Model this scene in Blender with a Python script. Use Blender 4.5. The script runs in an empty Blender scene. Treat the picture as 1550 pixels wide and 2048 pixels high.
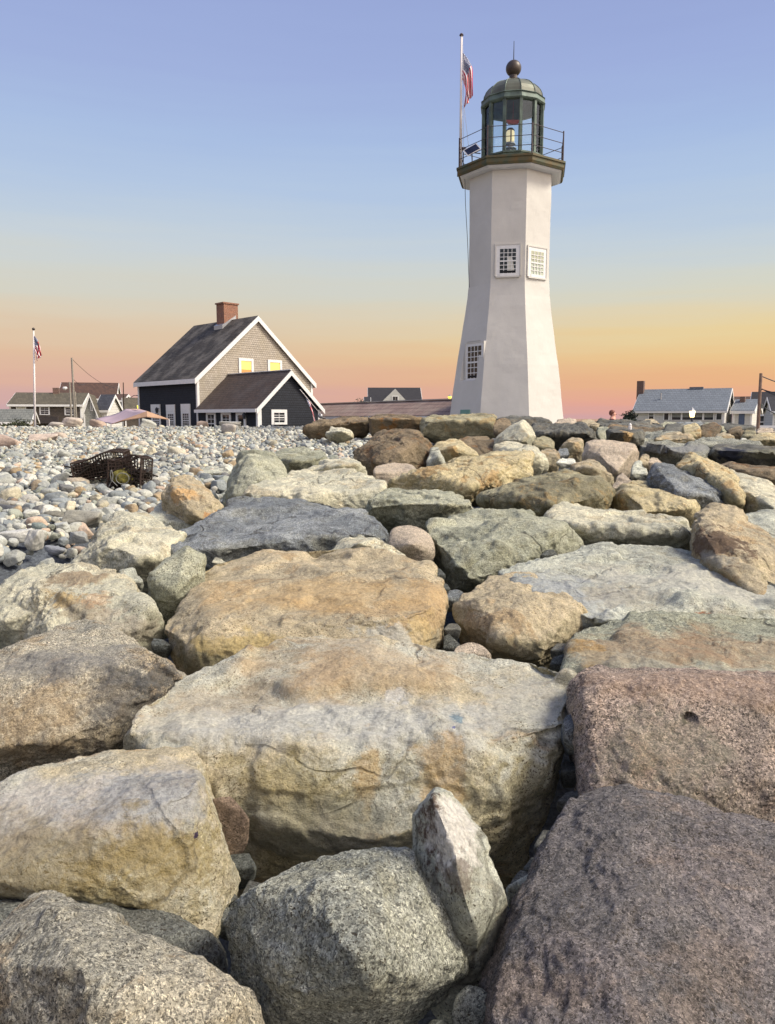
import bpy, bmesh, math, random
import numpy as np
from mathutils import Vector, Matrix

# ------------------------------------------------------------------ camera, sky, sun, exposure
SC = bpy.context.scene
COL = SC.collection
R = math.radians
F = 1541.0                      # focal length in photo pixels (photo 1550 x 2048)
PITCH = R(6.9)
CP, SP = math.cos(PITCH), math.sin(PITCH)
cd = bpy.data.cameras.new("camera")
cd.sensor_fit = 'VERTICAL'; cd.sensor_height = 36.0; cd.lens = 36.0 * F / 2048.0
cd.clip_start = 0.05; cd.clip_end = 12000
cam = bpy.data.objects.new("camera", cd); COL.objects.link(cam)
cam.location = (0, 0, 0); cam.rotation_euler = (math.pi / 2 - PITCH, 0, 0)
SC.camera = cam
SC.view_settings.view_transform = 'Standard'
SC.view_settings.look = 'None'
SC.view_settings.gamma = 1.0
SC.view_settings.exposure = 0.0

def lin(c, a=1.0):
    o = []
    for v in c[:3]:
        v /= 255.0
        o.append(v / 12.92 if v <= 0.04045 else ((v + 0.055) / 1.055) ** 2.4)
    return (*o, a)

SUN_AZ, SUN_EL = R(98), R(46)       # azimuth clockwise from the view direction (the glow is to the right, behind)
sun_dir = Vector((math.sin(SUN_AZ) * math.cos(SUN_EL), math.cos(SUN_AZ) * math.cos(SUN_EL), math.sin(SUN_EL)))
W = bpy.data.worlds.new("World"); SC.world = W; W.use_nodes = True

class NT:
    """tiny node helper"""
    def __init__(s, tree):
        s.t = tree; s.n = tree.nodes; s.l = tree.links
    def a(s, typ, ins=None, **kw):
        nd = s.n.new(typ)
        for k, v in kw.items(): setattr(nd, k, v)
        if ins:
            for k, v in ins.items():
                if isinstance(v, bpy.types.NodeSocket): s.l.new(v, nd.inputs[k])
                else: nd.inputs[k].default_value = v
        return nd
    def math(s, op, a, b=0.0, clamp=False):
        nd = s.n.new('ShaderNodeMath'); nd.operation = op; nd.use_clamp = clamp
        for i, v in ((0, a), (1, b)):
            if isinstance(v, bpy.types.NodeSocket): s.l.new(v, nd.inputs[i])
            else: nd.inputs[i].default_value = v
        return nd.outputs[0]
    def mix(s, f, a, b, mode='MIX'):
        nd = s.n.new('ShaderNodeMix'); nd.data_type = 'RGBA'; nd.blend_type = mode; nd.clamp_factor = True
        for i, v in ((0, f), (6, a), (7, b)):
            if isinstance(v, bpy.types.NodeSocket): s.l.new(v, nd.inputs[i])
            else: nd.inputs[i].default_value = v
        return nd.outputs[2]
    def ramp(s, f, pts, interp='LINEAR'):
        nd = s.n.new('ShaderNodeValToRGB'); cr = nd.color_ramp; cr.interpolation = interp
        while len(cr.elements) < len(pts): cr.elements.new(0.5)
        for e, (p, c) in zip(cr.elements, pts):
            e.position = p
            e.color = c if isinstance(c, tuple) else (c, c, c, 1)
        s.l.new(f, nd.inputs[0]); return nd.outputs[0]
    def noise(s, vec, scale, detail=3, rough=0.5, dist=0.0, out=0):
        nd = s.a('ShaderNodeTexNoise', {'Vector': vec, 'Scale': scale, 'Detail': detail, 'Roughness': rough, 'Distortion': dist})
        return nd.outputs[out]

wt = NT(W.node_tree)
for nd in list(wt.n): wt.n.remove(nd)
tc = wt.a('ShaderNodeTexCoord')
nrm = wt.a('ShaderNodeVectorMath', {0: tc.outputs['Generated']}, operation='NORMALIZE').outputs[0]
sep = wt.a('ShaderNodeSeparateXYZ', {0: nrm})
streak = wt.noise(wt.a('ShaderNodeMapping', {'Vector': nrm, 'Scale': (1.5, 1.5, 22)}).outputs[0], 2.5, 5, 0.55)
zz = wt.math('ADD', sep.outputs[2], wt.math('MULTIPLY', wt.math('SUBTRACT', streak, 0.5), 0.04))
LEFT = [(0.0, (188, 158, 172)), (.018, (204, 161, 160)), (.045, (216, 168, 150)), (.075, (220, 181, 150)), (.10, (219, 191, 161)),
        (.125, (216, 200, 176)), (.15, (211, 206, 190)), (.178, (206, 208, 201)), (.206, (198, 207, 213)), (.232, (189, 203, 218)), (.27, (177, 196, 223)),
        (.32, (166, 187, 223)), (.38, (157, 174, 218)), (.46, (149, 165, 213)), (1.0, (118, 138, 192))]
RIGHT = [(0.0, (212, 156, 154)), (.018, (230, 158, 136)), (.045, (232, 172, 122)), (.075, (234, 192, 130)), (.10, (231, 205, 148)),
         (.125, (222, 208, 172)), (.15, (212, 210, 192)), (.178, (203, 209, 206)), (.206, (192, 205, 216)), (.232, (183, 200, 220)), (.27, (173, 194, 224)),
         (.32, (162, 184, 223)), (.38, (153, 170, 217)), (.46, (145, 160, 209)), (1.0, (118, 138, 192))]
def paler(t_): return [(p, tuple(a + (b - a) * (.13 if p < .14 else .06) for a, b in zip(c, (222, 212, 204) if p < .14 else (190, 205, 232)))) for p, c in t_]
LEFT, RIGHT = paler(LEFT), paler(RIGHT)
cl = wt.ramp(zz, [(p, lin(c)) for p, c in LEFT])
crr = wt.ramp(zz, [(p, lin(c)) for p, c in RIGHT])
az = wt.a('ShaderNodeMapRange', {'Value': sep.outputs[0], 'From Min': -0.38, 'From Max': 0.5}, interpolation_type='SMOOTHSTEP').outputs[0]
skyc = wt.mix(az, cl, crr)
# the afterglow, out of the frame to the right and behind the camera
dt = wt.a('ShaderNodeVectorMath', {0: nrm, 1: tuple(Vector((math.sin(R(118)), math.cos(R(118)), 0.22)).normalized())}, operation='DOT_PRODUCT').outputs['Value']
glow = wt.a('ShaderNodeMapRange', {'Value': dt, 'From Min': 0.15, 'From Max': 1.0, 'To Min': 0.0, 'To Max': 1.0}, interpolation_type='SMOOTHSTEP').outputs[0]
glowc = wt.mix(1.0, (1.6, 1.36, 1.1, 1), glow, 'MULTIPLY')
# the physical sky adds a little of its own colour
nish = wt.a('ShaderNodeTexSky', sky_type='NISHITA', sun_disc=False, sun_elevation=R(4), sun_rotation=SUN_AZ)
nsc = wt.mix(1.0, nish.outputs[0], (0.012, 0.012, 0.012, 1), 'MULTIPLY')
tot = wt.mix(1.0, wt.mix(1.0, skyc, glowc, 'ADD'), nsc, 'ADD')
bg = wt.a('ShaderNodeBackground', {'Color': tot, 'Strength': 1.0})
wo = wt.a('ShaderNodeOutputWorld', {'Surface': bg.outputs[0]})

sl = bpy.data.lights.new("sun", 'SUN'); sl.energy = 4.6; sl.angle = R(16); sl.color = (1.0, 0.92, 0.78)
so = bpy.data.objects.new("sun", sl); COL.objects.link(so)
so.rotation_euler = sun_dir.to_track_quat('Z', 'Y').to_euler()

# ------------------------------------------------------------------ helpers: pixels of the photo to points in the place
def ray(px, py):
    x, y = (px - 775.0) / F, -(py - 1024.0) / F
    v = Vector((x, CP + y * SP, -SP + y * CP))
    return v / v.y
def P(px, py, Y): return ray(px, py) * Y
def PZ(px, py, z):
    r = ray(px, py); return r * (z / r.z)
def proj(v):
    d = v[1] * CP - v[2] * SP; u = v[1] * SP + v[2] * CP
    return 775 + F * v[0] / d, 1024 - F * u / d
GT = [(832, 27), (838, 25), (850, 22), (870, 17.5), (900, 13.5), (950, 10.2), (1000, 8.0), (1050, 6.6), (1110, 5.3), (1200, 4.2), (1275, 3.6),
      (1400, 2.9), (1500, 2.55), (1750, 2.0), (2048, 1.5), (2300, 1.25)]
def G(py):
    return 1.0 / float(np.interp(py, [a for a, b in GT], [1.0 / b for a, b in GT]))
BT = [(3, -1.42), (5, -1.28), (7, -1.14), (10, -1.03), (15, -0.93), (20, -0.80), (28, -0.63), (34, -0.47), (36.5, -0.47), (39.5, -1.5), (42, -1.62), (9000, -1.62)]
def beach_z(y): return np.interp(y, [a for a, b in BT], [b for a, b in BT])
def beach_Y(py):
    lo, hi = 3.0, 36.0
    for _ in range(40):
        m = (lo + hi) / 2
        if proj((0, m, float(beach_z(m))))[1] > py: lo = m
        else: hi = m
    return m
def edge_x(y): return np.interp(y, [2, 7, 10, 14, 19, 30, 40], [-3.9, -2.9, -2.2, -1.7, -1.2, -0.7, 2.0])   # where cobbles meet boulders
def boulder_z(y): return np.interp(y, [0, 1.5, 2.0, 2.9, 4.2, 6.6, 8, 10.2, 13.5, 17.5, 22, 25, 27.5, 29, 31],
                                   [-2.8, -2.8, -2.7, -2.5, -2.2, -1.9, -1.5, -1.35, -1.1, -.9, -.75, -.7, -.8, -1.4, -1.62])
def ground_z(x, y):
    t = np.clip((x - edge_x(y) + 0.5) / 1.2, 0, 1)
    near = beach_z(y) * (1 - t) + np.minimum(boulder_z(y), beach_z(y) + 1.3) * t
    rr = np.clip((x - (.545 * y + .9)) / .6, 0, 1) * (y < 24) + np.clip((-.545 * y - .9 - x) / .5, 0, 1) * (y < 4.6)
    top = np.interp(y, [0, 1, 3, 6, 10, 14, 20, 25], [-1.35, -1.3, -1.1, -.95, -.8, -.55, -.3, -.2]) - .62
    return near * (1 - rr) + np.maximum(top, near) * rr

# ------------------------------------------------------------------ helpers: objects
def link(o, parent=None):
    COL.objects.link(o)
    if parent is not None: o.parent = parent
    return o
def tag(o, label=None, cat=None, group=None, kind=None):
    if label: o["label"] = label
    if cat: o["category"] = cat
    if group: o["group"] = group
    if kind: o["kind"] = kind
    return o
def empty(name, loc=(0, 0, 0), rz=0.0, label=None, cat=None, group=None):
    o = bpy.data.objects.new(name, None); COL.objects.link(o)
    o.location = loc; o.rotation_euler = (0, 0, rz); o.empty_display_size = 0.3
    return tag(o, label, cat, group)

class MB:
    def __init__(s, M=None): s.v = []; s.f = []; s.M = M; s.uv = None
    def add(s, vs, fs, M=None):
        b = len(s.v)
        for v in vs:
            v = Vector(v)
            if M is not None: v = M @ v
            if s.M is not None: v = s.M @ v
            s.v.append(v)
        s.f += [tuple(b + i for i in f) for f in fs]
        return s
    def box(s, a, b, M=None):
        x0, y0, z0 = a; x1, y1, z1 = b
        return s.add([(x0, y0, z0), (x1, y0, z0), (x1, y1, z0), (x0, y1, z0), (x0, y0, z1), (x1, y0, z1), (x1, y1, z1), (x0, y1, z1)],
                     [(0, 3, 2, 1), (4, 5, 6, 7), (0, 1, 5, 4), (1, 2, 6, 5), (2, 3, 7, 6), (3, 0, 4, 7)], M)
    def prism(s, poly, d, M=None):
        """closed solid from a 3D planar polygon pushed along vector d"""
        n = len(poly); d = Vector(d)
        vs = [Vector(p) for p in poly] + [Vector(p) + d for p in poly]
        fs = [tuple(range(n)), tuple(range(2 * n - 1, n - 1, -1))] + [(i, i + n, (i + 1) % n + n, (i + 1) % n) for i in range(n)]
        return s.add(vs, fs, M)
    def bar(s, a, b, w, h=None, M=None, up=(0, 0, 1)):
        a, b = Vector(a), Vector(b); h = h or w
        d = (b - a).normalized(); u = Vector(up)
        if abs(d.dot(u)) > .98: u = Vector((0, 1, 0))
        x = d.cross(u).normalized() * (w / 2); z = x.cross(d).normalized() * (h / 2)
        return s.add([a - x - z, a + x - z, a + x + z, a - x + z, b - x - z, b + x - z, b + x + z, b - x + z],
                     [(0, 1, 2, 3), (4, 7, 6, 5), (0, 4, 5, 1), (1, 5, 6, 2), (2, 6, 7, 3), (3, 7, 4, 0)], M)
    def tube(s, pts, r, n=8, M=None):
        pts = [Vector(p) for p in pts]; rings = []; vs = []
        rr = r if isinstance(r, (list, tuple)) else [r] * len(pts)
        for i, p in enumerate(pts):
            d = (pts[min(i + 1, len(pts) - 1)] - pts[max(i - 1, 0)]).normalized()
            u = Vector((0, 0, 1)) if abs(d.z) < .9 else Vector((1, 0, 0))
            x = d.cross(u).normalized(); y = x.cross(d)
            for k in range(n):
                a = 2 * math.pi * k / n
                vs.append(p + (x * math.cos(a) + y * math.sin(a)) * rr[i])
        fs = [tuple(range(n - 1, -1, -1)), tuple(range(len(vs) - n, len(vs)))]
        for i in range(len(pts) - 1):
            for k in range(n):
                a = i * n + k; b = i * n + (k + 1) % n
                fs.append((a, b, b + n, a + n))
        return s.add(vs, fs, M)
    def lathe(s, prof, n=8, rot=0.0, M=None, centre=(0, 0)):
        """prof: list of (radius, z); closed with caps"""
        vs = []
        for r, z in prof:
            for k in range(n):
                a = rot + 2 * math.pi * k / n
                vs.append((centre[0] + r * math.cos(a), centre[1] + r * math.sin(a), z))
        fs = [tuple(range(n - 1, -1, -1)), tuple(range(len(vs) - n, len(vs)))]
        for i in range(len(prof) - 1):
            for k in range(n):
                a = i * n + k; b = i * n + (k + 1) % n
                fs.append((a, b, b + n, a + n))
        return s.add(vs, fs, M)
    def build(s, name, mat, parent=None, smooth=False, loc=None):
        me = bpy.data.meshes.new(name)
        vs = s.v
        if loc is not None: vs = [v - Vector(loc) for v in vs]
        me.from_pydata([tuple(v) for v in vs], [], s.f)
        bm = bmesh.new(); bm.from_mesh(me); bmesh.ops.recalc_face_normals(bm, faces=bm.faces); bm.to_mesh(me); bm.free()
        if smooth: me.shade_smooth()
        me.materials.append(mat)
        o = bpy.data.objects.new(name, me); link(o, parent)
        if loc is not None: o.location = loc
        return o

# ------------------------------------------------------------------ materials
def new_mat(name):
    m = bpy.data.materials.new(name); m.use_nodes = True
    t = NT(m.node_tree)
    b = next(n for n in t.n if n.type == 'BSDF_PRINCIPLED')
    return m, t, b
def seeded(t, scale=60.0):
    """object coordinates, shifted for every object by its own random number"""
    tc = t.a('ShaderNodeTexCoord'); oi = t.a('ShaderNodeObjectInfo')
    off = t.math('MULTIPLY', oi.outputs['Random'], scale)
    cmb = t.a('ShaderNodeCombineXYZ', {0: off, 1: t.math('MULTIPLY', off, 0.37), 2: t.math('MULTIPLY', off, -0.71)})
    return t.a('ShaderNodeVectorMath', {0: tc.outputs['Object'], 1: cmb.outputs[0]}, operation='ADD').outputs[0], tc
def plain(name, c, rough=0.6, var=0.12, scale=6.0, bump=0.0, metal=0.0, c2=None, emit=None, estr=0.0):
    m, t, b = new_mat(name)
    co, tc = seeded(t)
    n = t.noise(co, scale, 5, 0.6)
    base = lin(c); c2 = lin(c2) if c2 else tuple(v * (1 - var * 2) for v in base[:3]) + (1,)
    col = t.mix(t.ramp(n, [(.35, 0.0), (.68, 1.0)]), base, c2)
    t.l.new(col, b.inputs['Base Color']); b.inputs['Roughness'].default_value = rough; b.inputs['Metallic'].default_value = metal
    if bump:
        bp = t.a('ShaderNodeBump', {'Strength': bump, 'Distance': 0.02, 'Height': t.noise(co, scale * 4, 6, .6)})
        t.l.new(bp.outputs[0], b.inputs['Normal'])
    if emit:
        b.inputs['Emission Color'].default_value = lin(emit); b.inputs['Emission Strength'].default_value = estr
    return m
def shingle(name, c, c2, axis='xy', zs=1.0, bw=.16, bh=.13, gap=(30, 28, 26), rough=.85, patch=None, patch_amt=.5):
    """courses of shingles; axis: which local axes run along the courses"""
    m, t, b = new_mat(name)
    tc = t.a('ShaderNodeTexCoord'); s = t.a('ShaderNodeSeparateXYZ', {0: tc.outputs['Object']})
    u = {'x': s.outputs[0], 'y': s.outputs[1]}.get(axis) or t.math('ADD', s.outputs[0], s.outputs[1])
    v = t.math('MULTIPLY', s.outputs[2], zs)
    vec = t.a('ShaderNodeCombineXYZ', {0: u, 1: v, 2: 0.0}).outputs[0]
    br = t.a('ShaderNodeTexBrick', {'Vector': vec, 'Scale': 1.0, 'Mortar Size': .010, 'Mortar Smooth': .3, 'Bias': 0.0, 'Brick Width': bw, 'Row Height': bh,
                                    'Color1': lin(c), 'Color2': lin(c2), 'Mortar': lin(gap)})
    n = t.noise(tc.outputs['Object'], 0.9, 5, .6)
    n2 = t.noise(vec, 14, 4, .7)
    col = t.mix(t.ramp(n2, [(.3, 0.0), (.7, .45)]), br.outputs[0], lin(gap))
    if patch: col = t.mix(t.ramp(n, [(.45, 0.0), (.62, patch_amt)]), col, lin(patch))
    t.l.new(col, b.inputs['Base Color']); b.inputs['Roughness'].default_value = rough
    saw = t.math('FRACT', t.math('DIVIDE', v, bh))
    h = t.math('ADD', t.math('MULTIPLY', br.outputs['Fac'], -1.0), t.math('MULTIPLY', saw, -.8))
    bp = t.a('ShaderNodeBump', {'Strength': .7, 'Distance': .02, 'Height': h}); t.l.new(bp.outputs[0], b.inputs['Normal'])
    return m
def glass_mat(name, c=(30, 34, 40), rough=.08):
    m, t, b = new_mat(name)
    b.inputs['Base Color'].default_value = lin(c); b.inputs['Roughness'].default_value = rough; b.inputs['IOR'].default_value = 1.5
    return m
def clear_glass(name):
    m, t, b = new_mat(name)
    tr = t.a('ShaderNodeBsdfTransparent', {'Color': (.93, .96, .96, 1)})
    gl = t.a('ShaderNodeBsdfGlossy', {'Color': (1, 1, 1, 1), 'Roughness': .03})
    fr = t.a('ShaderNodeFresnel', {'IOR': 1.35})
    mx = t.a('ShaderNodeMixShader', {0: fr.outputs[0], 1: tr.outputs[0], 2: gl.outputs[0]})
    out = next(n for n in t.n if n.type == 'OUTPUT_MATERIAL'); t.l.new(mx.outputs[0], out.inputs[0])
    return m

def rock_mat(name, c1, c2, c3, grain=.3, gscale=90.0, stain=.35, side=None, sideamt=.45, streak=.35, crack=.6, extra=None, pit=(70, 62, 50)):
    """c1/c2: the two main tones, c3: iron stain, side: weathering film on the flanks (patchy)"""
    gscale *= 1.75
    m, t, b = new_mat(name)
    co, tc = seeded(t)
    warp = t.a('ShaderNodeVectorMath', {0: t.noise(co, 2.2, 3, .5, out=1), 'Scale': .5}, operation='SCALE').outputs[0]
    wc = t.a('ShaderNodeVectorMath', {0: co, 1: warp}, operation='ADD').outputs[0]
    n1 = t.noise(wc, 1.7, 6, .62)
    col = t.mix(t.ramp(n1, [(.44, 0.0), (.56, 1.0)]), lin(c1), lin(c2))
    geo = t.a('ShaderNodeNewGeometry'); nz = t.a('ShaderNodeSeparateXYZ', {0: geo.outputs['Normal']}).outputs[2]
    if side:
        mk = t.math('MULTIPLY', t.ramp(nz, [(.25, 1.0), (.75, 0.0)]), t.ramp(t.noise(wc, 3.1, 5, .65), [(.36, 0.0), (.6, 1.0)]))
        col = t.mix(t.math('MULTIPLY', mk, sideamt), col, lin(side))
    n2 = t.noise(wc, 2.6, 8, .68, .4)
    col = t.mix(t.math('MULTIPLY', t.ramp(n2, [(.545, 0.0), (.595, 1.0)]), stain), col, lin(c3))
    # foliation streaks
    st = t.noise(t.a('ShaderNodeMapping', {'Vector': wc, 'Rotation': (.25, .12, .35), 'Scale': (1.2, 2.0, 9)}).outputs[0], 3.0, 7, .68)
    col = t.mix(streak, col, t.ramp(st, [(.3, (.45, .43, .40, 1)), (.5, (.95, .95, .95, 1)), (.7, (1.35, 1.32, 1.25, 1))]), 'MULTIPLY')
    # mottling
    mo = t.noise(co, 14, 7, .72)
    col = t.mix(.5, col, t.ramp(mo, [(.32, (.45, .44, .42, 1)), (.5, (1, 1, 1, 1)), (.68, (1.3, 1.3, 1.3, 1))]), 'MULTIPLY')
    # mineral grains
    gco = t.a('ShaderNodeVectorMath', {0: co, 1: t.a('ShaderNodeVectorMath', {0: t.noise(co, gscale * .7, 2, .5, out=1), 'Scale': .02}, operation='SCALE').outputs[0]}, operation='ADD').outputs[0]
    vo = t.a('ShaderNodeTexVoronoi', {'Vector': gco, 'Scale': gscale}, feature='F1')
    gr = t.a('ShaderNodeSeparateColor', {0: vo.outputs['Color']}).outputs[0]
    col = t.mix(grain, col, t.ramp(gr, [(0.0, (.10, .10, .11, 1)), (.16, (.28, .27, .27, 1)), (.30, (.85, .84, .82, 1)), (.70, (1.15, 1.12, 1.1, 1)), (.9, (1.9, 1.85, 1.8, 1))]), 'MULTIPLY')
    vo2 = t.a('ShaderNodeTexVoronoi', {'Vector': gco, 'Scale': gscale * 2.3}, feature='F1')
    gr2 = t.a('ShaderNodeSeparateColor', {0: vo2.outputs['Color']}).outputs[1]
    col = t.mix(min(1, grain * .9 + .12), col, t.ramp(gr2, [(0.0, (.3, .3, .3, 1)), (.2, (.8, .8, .8, 1)), (.75, (1.05, 1.05, 1.05, 1)), (.95, (1.5, 1.5, 1.5, 1))]), 'MULTIPLY')
    # dark pits and lichen specks gathered in patches
    sp = t.noise(co, gscale * .75, 3, .6)
    pm = t.math('MULTIPLY', t.ramp(sp, [(.585, 0.0), (.625, 1.0)]), t.ramp(t.noise(wc, 4, 4, .6), [(.38, 0.2), (.6, .95)]))
    col = t.mix(pm, col, lin(pit))
    # cracks
    ck = t.a('ShaderNodeTexVoronoi', {'Vector': t.a('ShaderNodeMapping', {'Vector': wc, 'Scale': (1, 1, 1.9)}).outputs[0], 'Scale': 1.3}, feature='DISTANCE_TO_EDGE')
    ckw = t.math('ADD', ck.outputs['Distance'], t.math('MULTIPLY', t.math('SUBTRACT', t.noise(co, 12, 5, .7), .5), .05))
    cm = t.math('MULTIPLY', t.ramp(ckw, [(0.0, 1.0), (.012, .55), (.02, 0.0)]), t.ramp(t.noise(co, 1.6, 3, .5), [(.5, 0.0), (.6, 1.0)]))
    cm = t.math('MULTIPLY', cm, crack)
    col = t.mix(cm, col, lin((52, 44, 34)))
    if extra: col = extra(t, tc, co, col)
    t.l.new(col, b.inputs['Base Color'])
    b.inputs['Roughness'].default_value = .88; b.inputs['Specular IOR Level'].default_value = .25
    h = t.math('ADD', t.math('MULTIPLY', t.noise(co, 22, 9, .72), .9), t.math('MULTIPLY', t.noise(wc, 5, 9, .7), .6))
    h = t.math('ADD', h, t.math('MULTIPLY', st, .35))
    h = t.math('ADD', h, t.math('MULTIPLY', gr, .10 + grain * .22))
    h = t.math('SUBTRACT', h, t.math('MULTIPLY', cm, .6))
    bp = t.a('ShaderNodeBump', {'Strength': 1.0, 'Distance': .032, 'Height': h})
    t.l.new(bp.outputs[0], b.inputs['Normal'])
    return m

OR = (184, 142, 92); OL = (140, 132, 92)
PRE = {
 'tan':    dict(pit=(96, 78, 54), c1=(205, 182, 147), c2=(181, 163, 135), c3=OR, grain=.22, stain=.45, side=(154, 145, 108), streak=.45),
 'taninv': dict(pit=(88, 74, 52), c1=(199, 180, 148), c2=(197, 192, 178), c3=(177, 136, 88), grain=.25, stain=.5, side=(175, 156, 104), sideamt=.75, streak=.4),
 'pale':   dict(c1=(220, 209, 182), c2=(196, 190, 170), c3=(183, 153, 112), grain=.22, stain=.35, side=(176, 169, 136), streak=.35),
 'palegrey': dict(c1=(204, 203, 191), c2=(179, 178, 168), c3=(154, 134, 109), grain=.28, stain=.25, side=(154, 152, 133), streak=.45),
 'greygreen': dict(c1=(184, 182, 164), c2=(158, 158, 142), c3=(140, 132, 104), grain=.4, stain=.3, side=(140, 138, 112), streak=.3),
 'granite': dict(c1=(179, 178, 168), c2=(149, 150, 144), c3=(145, 139, 113), grain=.72, gscale=105, stain=.3, side=(128, 129, 117), streak=.15, crack=.3),
 'warmgranite': dict(c1=(190, 180, 164), c2=(162, 157, 147), c3=(160, 128, 87), grain=.74, gscale=112, stain=.45, side=(153, 132, 100), streak=.12, crack=.25),
 'pinkgranite': dict(c1=(170, 150, 141), c2=(144, 130, 124), c3=(152, 118, 97), grain=.8, gscale=98, stain=.4, side=(165, 147, 123), streak=.1, crack=.15),
 'purplegranite': dict(c1=(130, 121, 123), c2=(112, 107, 110), c3=(146, 126, 114), grain=.7, gscale=112, stain=.4, side=(129, 120, 118), streak=.12, crack=.25),
 'darkgranite': dict(c1=(118, 119, 116), c2=(97, 100, 99), c3=(103, 96, 80), grain=.55, gscale=90, stain=.25, side=(88, 90, 85), streak=.15, crack=.3),
 'slate':  dict(c1=(148, 152, 160), c2=(122, 127, 136), c3=(136, 132, 118), grain=.5, gscale=85, stain=.35, side=(112, 110, 94), streak=.6),
 'pink_old':  dict(c1=(131, 137, 150), c2=(107, 114, 125), c3=(138, 134, 125), grain=.5, gscale=85, stain=.35, side=(117, 115, 102), streak=.6),
 'dark':   dict(c1=(122, 120, 116), c2=(98, 98, 97), c3=(122, 102, 74), grain=.3, stain=.35, side=(97, 92, 72), streak=.5),
 'brown':  dict(c1=(151, 128, 100), c2=(119, 102, 81), c3=(149, 101, 58), grain=.35, stain=.5, side=(106, 92, 69), streak=.3),
 'olive':  dict(c1=(175, 164, 131), c2=(139, 130, 103), c3=(177, 139, 79), grain=.3, stain=.5, side=(123, 114, 82), streak=.3),
 'ochre':  dict(c1=(216, 193, 145), c2=(198, 179, 139), c3=(186, 134, 71), grain=.2, stain=.55, side=(171, 154, 104), streak=.45),
 'white':  dict(c1=(235, 232, 221), c2=(213, 209, 200), c3=(180, 157, 129), grain=.15, stain=.3, side=(188, 184, 170), streak=.45),
 'pink':   dict(c1=(208, 188, 170), c2=(190, 172, 156), c3=(186, 156, 134), grain=.35, gscale=110, stain=.2, side=(186, 172, 154), streak=.1, crack=.1),
 'pink_old':   dict(c1=(224, 203, 193), c2=(206, 186, 178), c3=(194, 159, 141), grain=.35, gscale=110, stain=.2, side=(197, 181, 166), streak=.1, crack=.1),
 'rust':   dict(c1=(169, 140, 120), c2=(146, 119, 101), c3=(130, 85, 56), grain=.3, stain=.5, side=(130, 105, 86), streak=.3),
}
for _k, _v in PRE.items():
    for _c in ('c1', 'c2', 'side', 'c3'):
        _g = sum(_v[_c]) / 3; _s = (.72 if _c != 'c3' else .8) if _k in ('tan', 'taninv', 'ochre', 'pale', 'olive', 'rust', 'brown') else .88
        _v[_c] = tuple(min(238, (_g + (a_ - _g) * _s) * b_) for a_, b_ in zip(_v[_c], (1.03, 1.04, 1.0)))
PRE.pop('pink_old')
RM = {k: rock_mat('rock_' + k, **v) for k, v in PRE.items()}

# ------------------------------------------------------------------ rocks
rng = np.random.default_rng(7)
TAB = rng.random((64, 64, 64)).astype(np.float32) * 2 - 1
def vn(Q):
    i = np.floor(Q).astype(np.int64); f = (Q - i).astype(np.float32); f = f * f * f * (f * (f * 6 - 15) + 10)
    i &= 63; j = (i + 1) & 63
    x0, y0, z0 = i.T; x1, y1, z1 = j.T; fx, fy, fz = f.T
    a = TAB[x0, y0, z0] * (1 - fx) + TAB[x1, y0, z0] * fx; b_ = TAB[x0, y1, z0] * (1 - fx) + TAB[x1, y1, z0] * fx
    c = TAB[x0, y0, z1] * (1 - fx) + TAB[x1, y0, z1] * fx; d = TAB[x0, y1, z1] * (1 - fx) + TAB[x1, y1, z1] * fx
    return (a * (1 - fy) + b_ * fy) * (1 - fz) + (c * (1 - fy) + d * fy) * fz
ROT = np.array([[.36, .48, -.8], [-.8, .6, 0], [.48, .64, .6]], dtype=np.float32)
def fbm(Q, o=4, g=.5):
    s = np.zeros(len(Q), dtype=np.float32); a = 1.0
    for _ in range(o):
        s += a * vn(Q); Q = (Q @ ROT.T) * 2.03 + 11.3; a *= g
    return s
def ridged(Q, o=4):
    s = np.zeros(len(Q), dtype=np.float32); a = 1.0
    for _ in range(o):
        s += a * (1 - 2 * np.abs(vn(Q))); Q = (Q @ ROT.T) * 2.07 + 7.7; a *= .5
    return s
ICO = {}
def ico(n):
    if n not in ICO:
        bm = bmesh.new(); bmesh.ops.create_icosphere(bm, subdivisions=n, radius=1.0)
        me = bpy.data.meshes.new("ico"); bm.to_mesh(me); bm.free(); me.shade_smooth()
        c = np.empty(len(me.vertices) * 3, dtype=np.float32); me.vertices.foreach_get('co', c)
        ICO[n] = (me, c.reshape(-1, 3).copy())
    return ICO[n]
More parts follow.
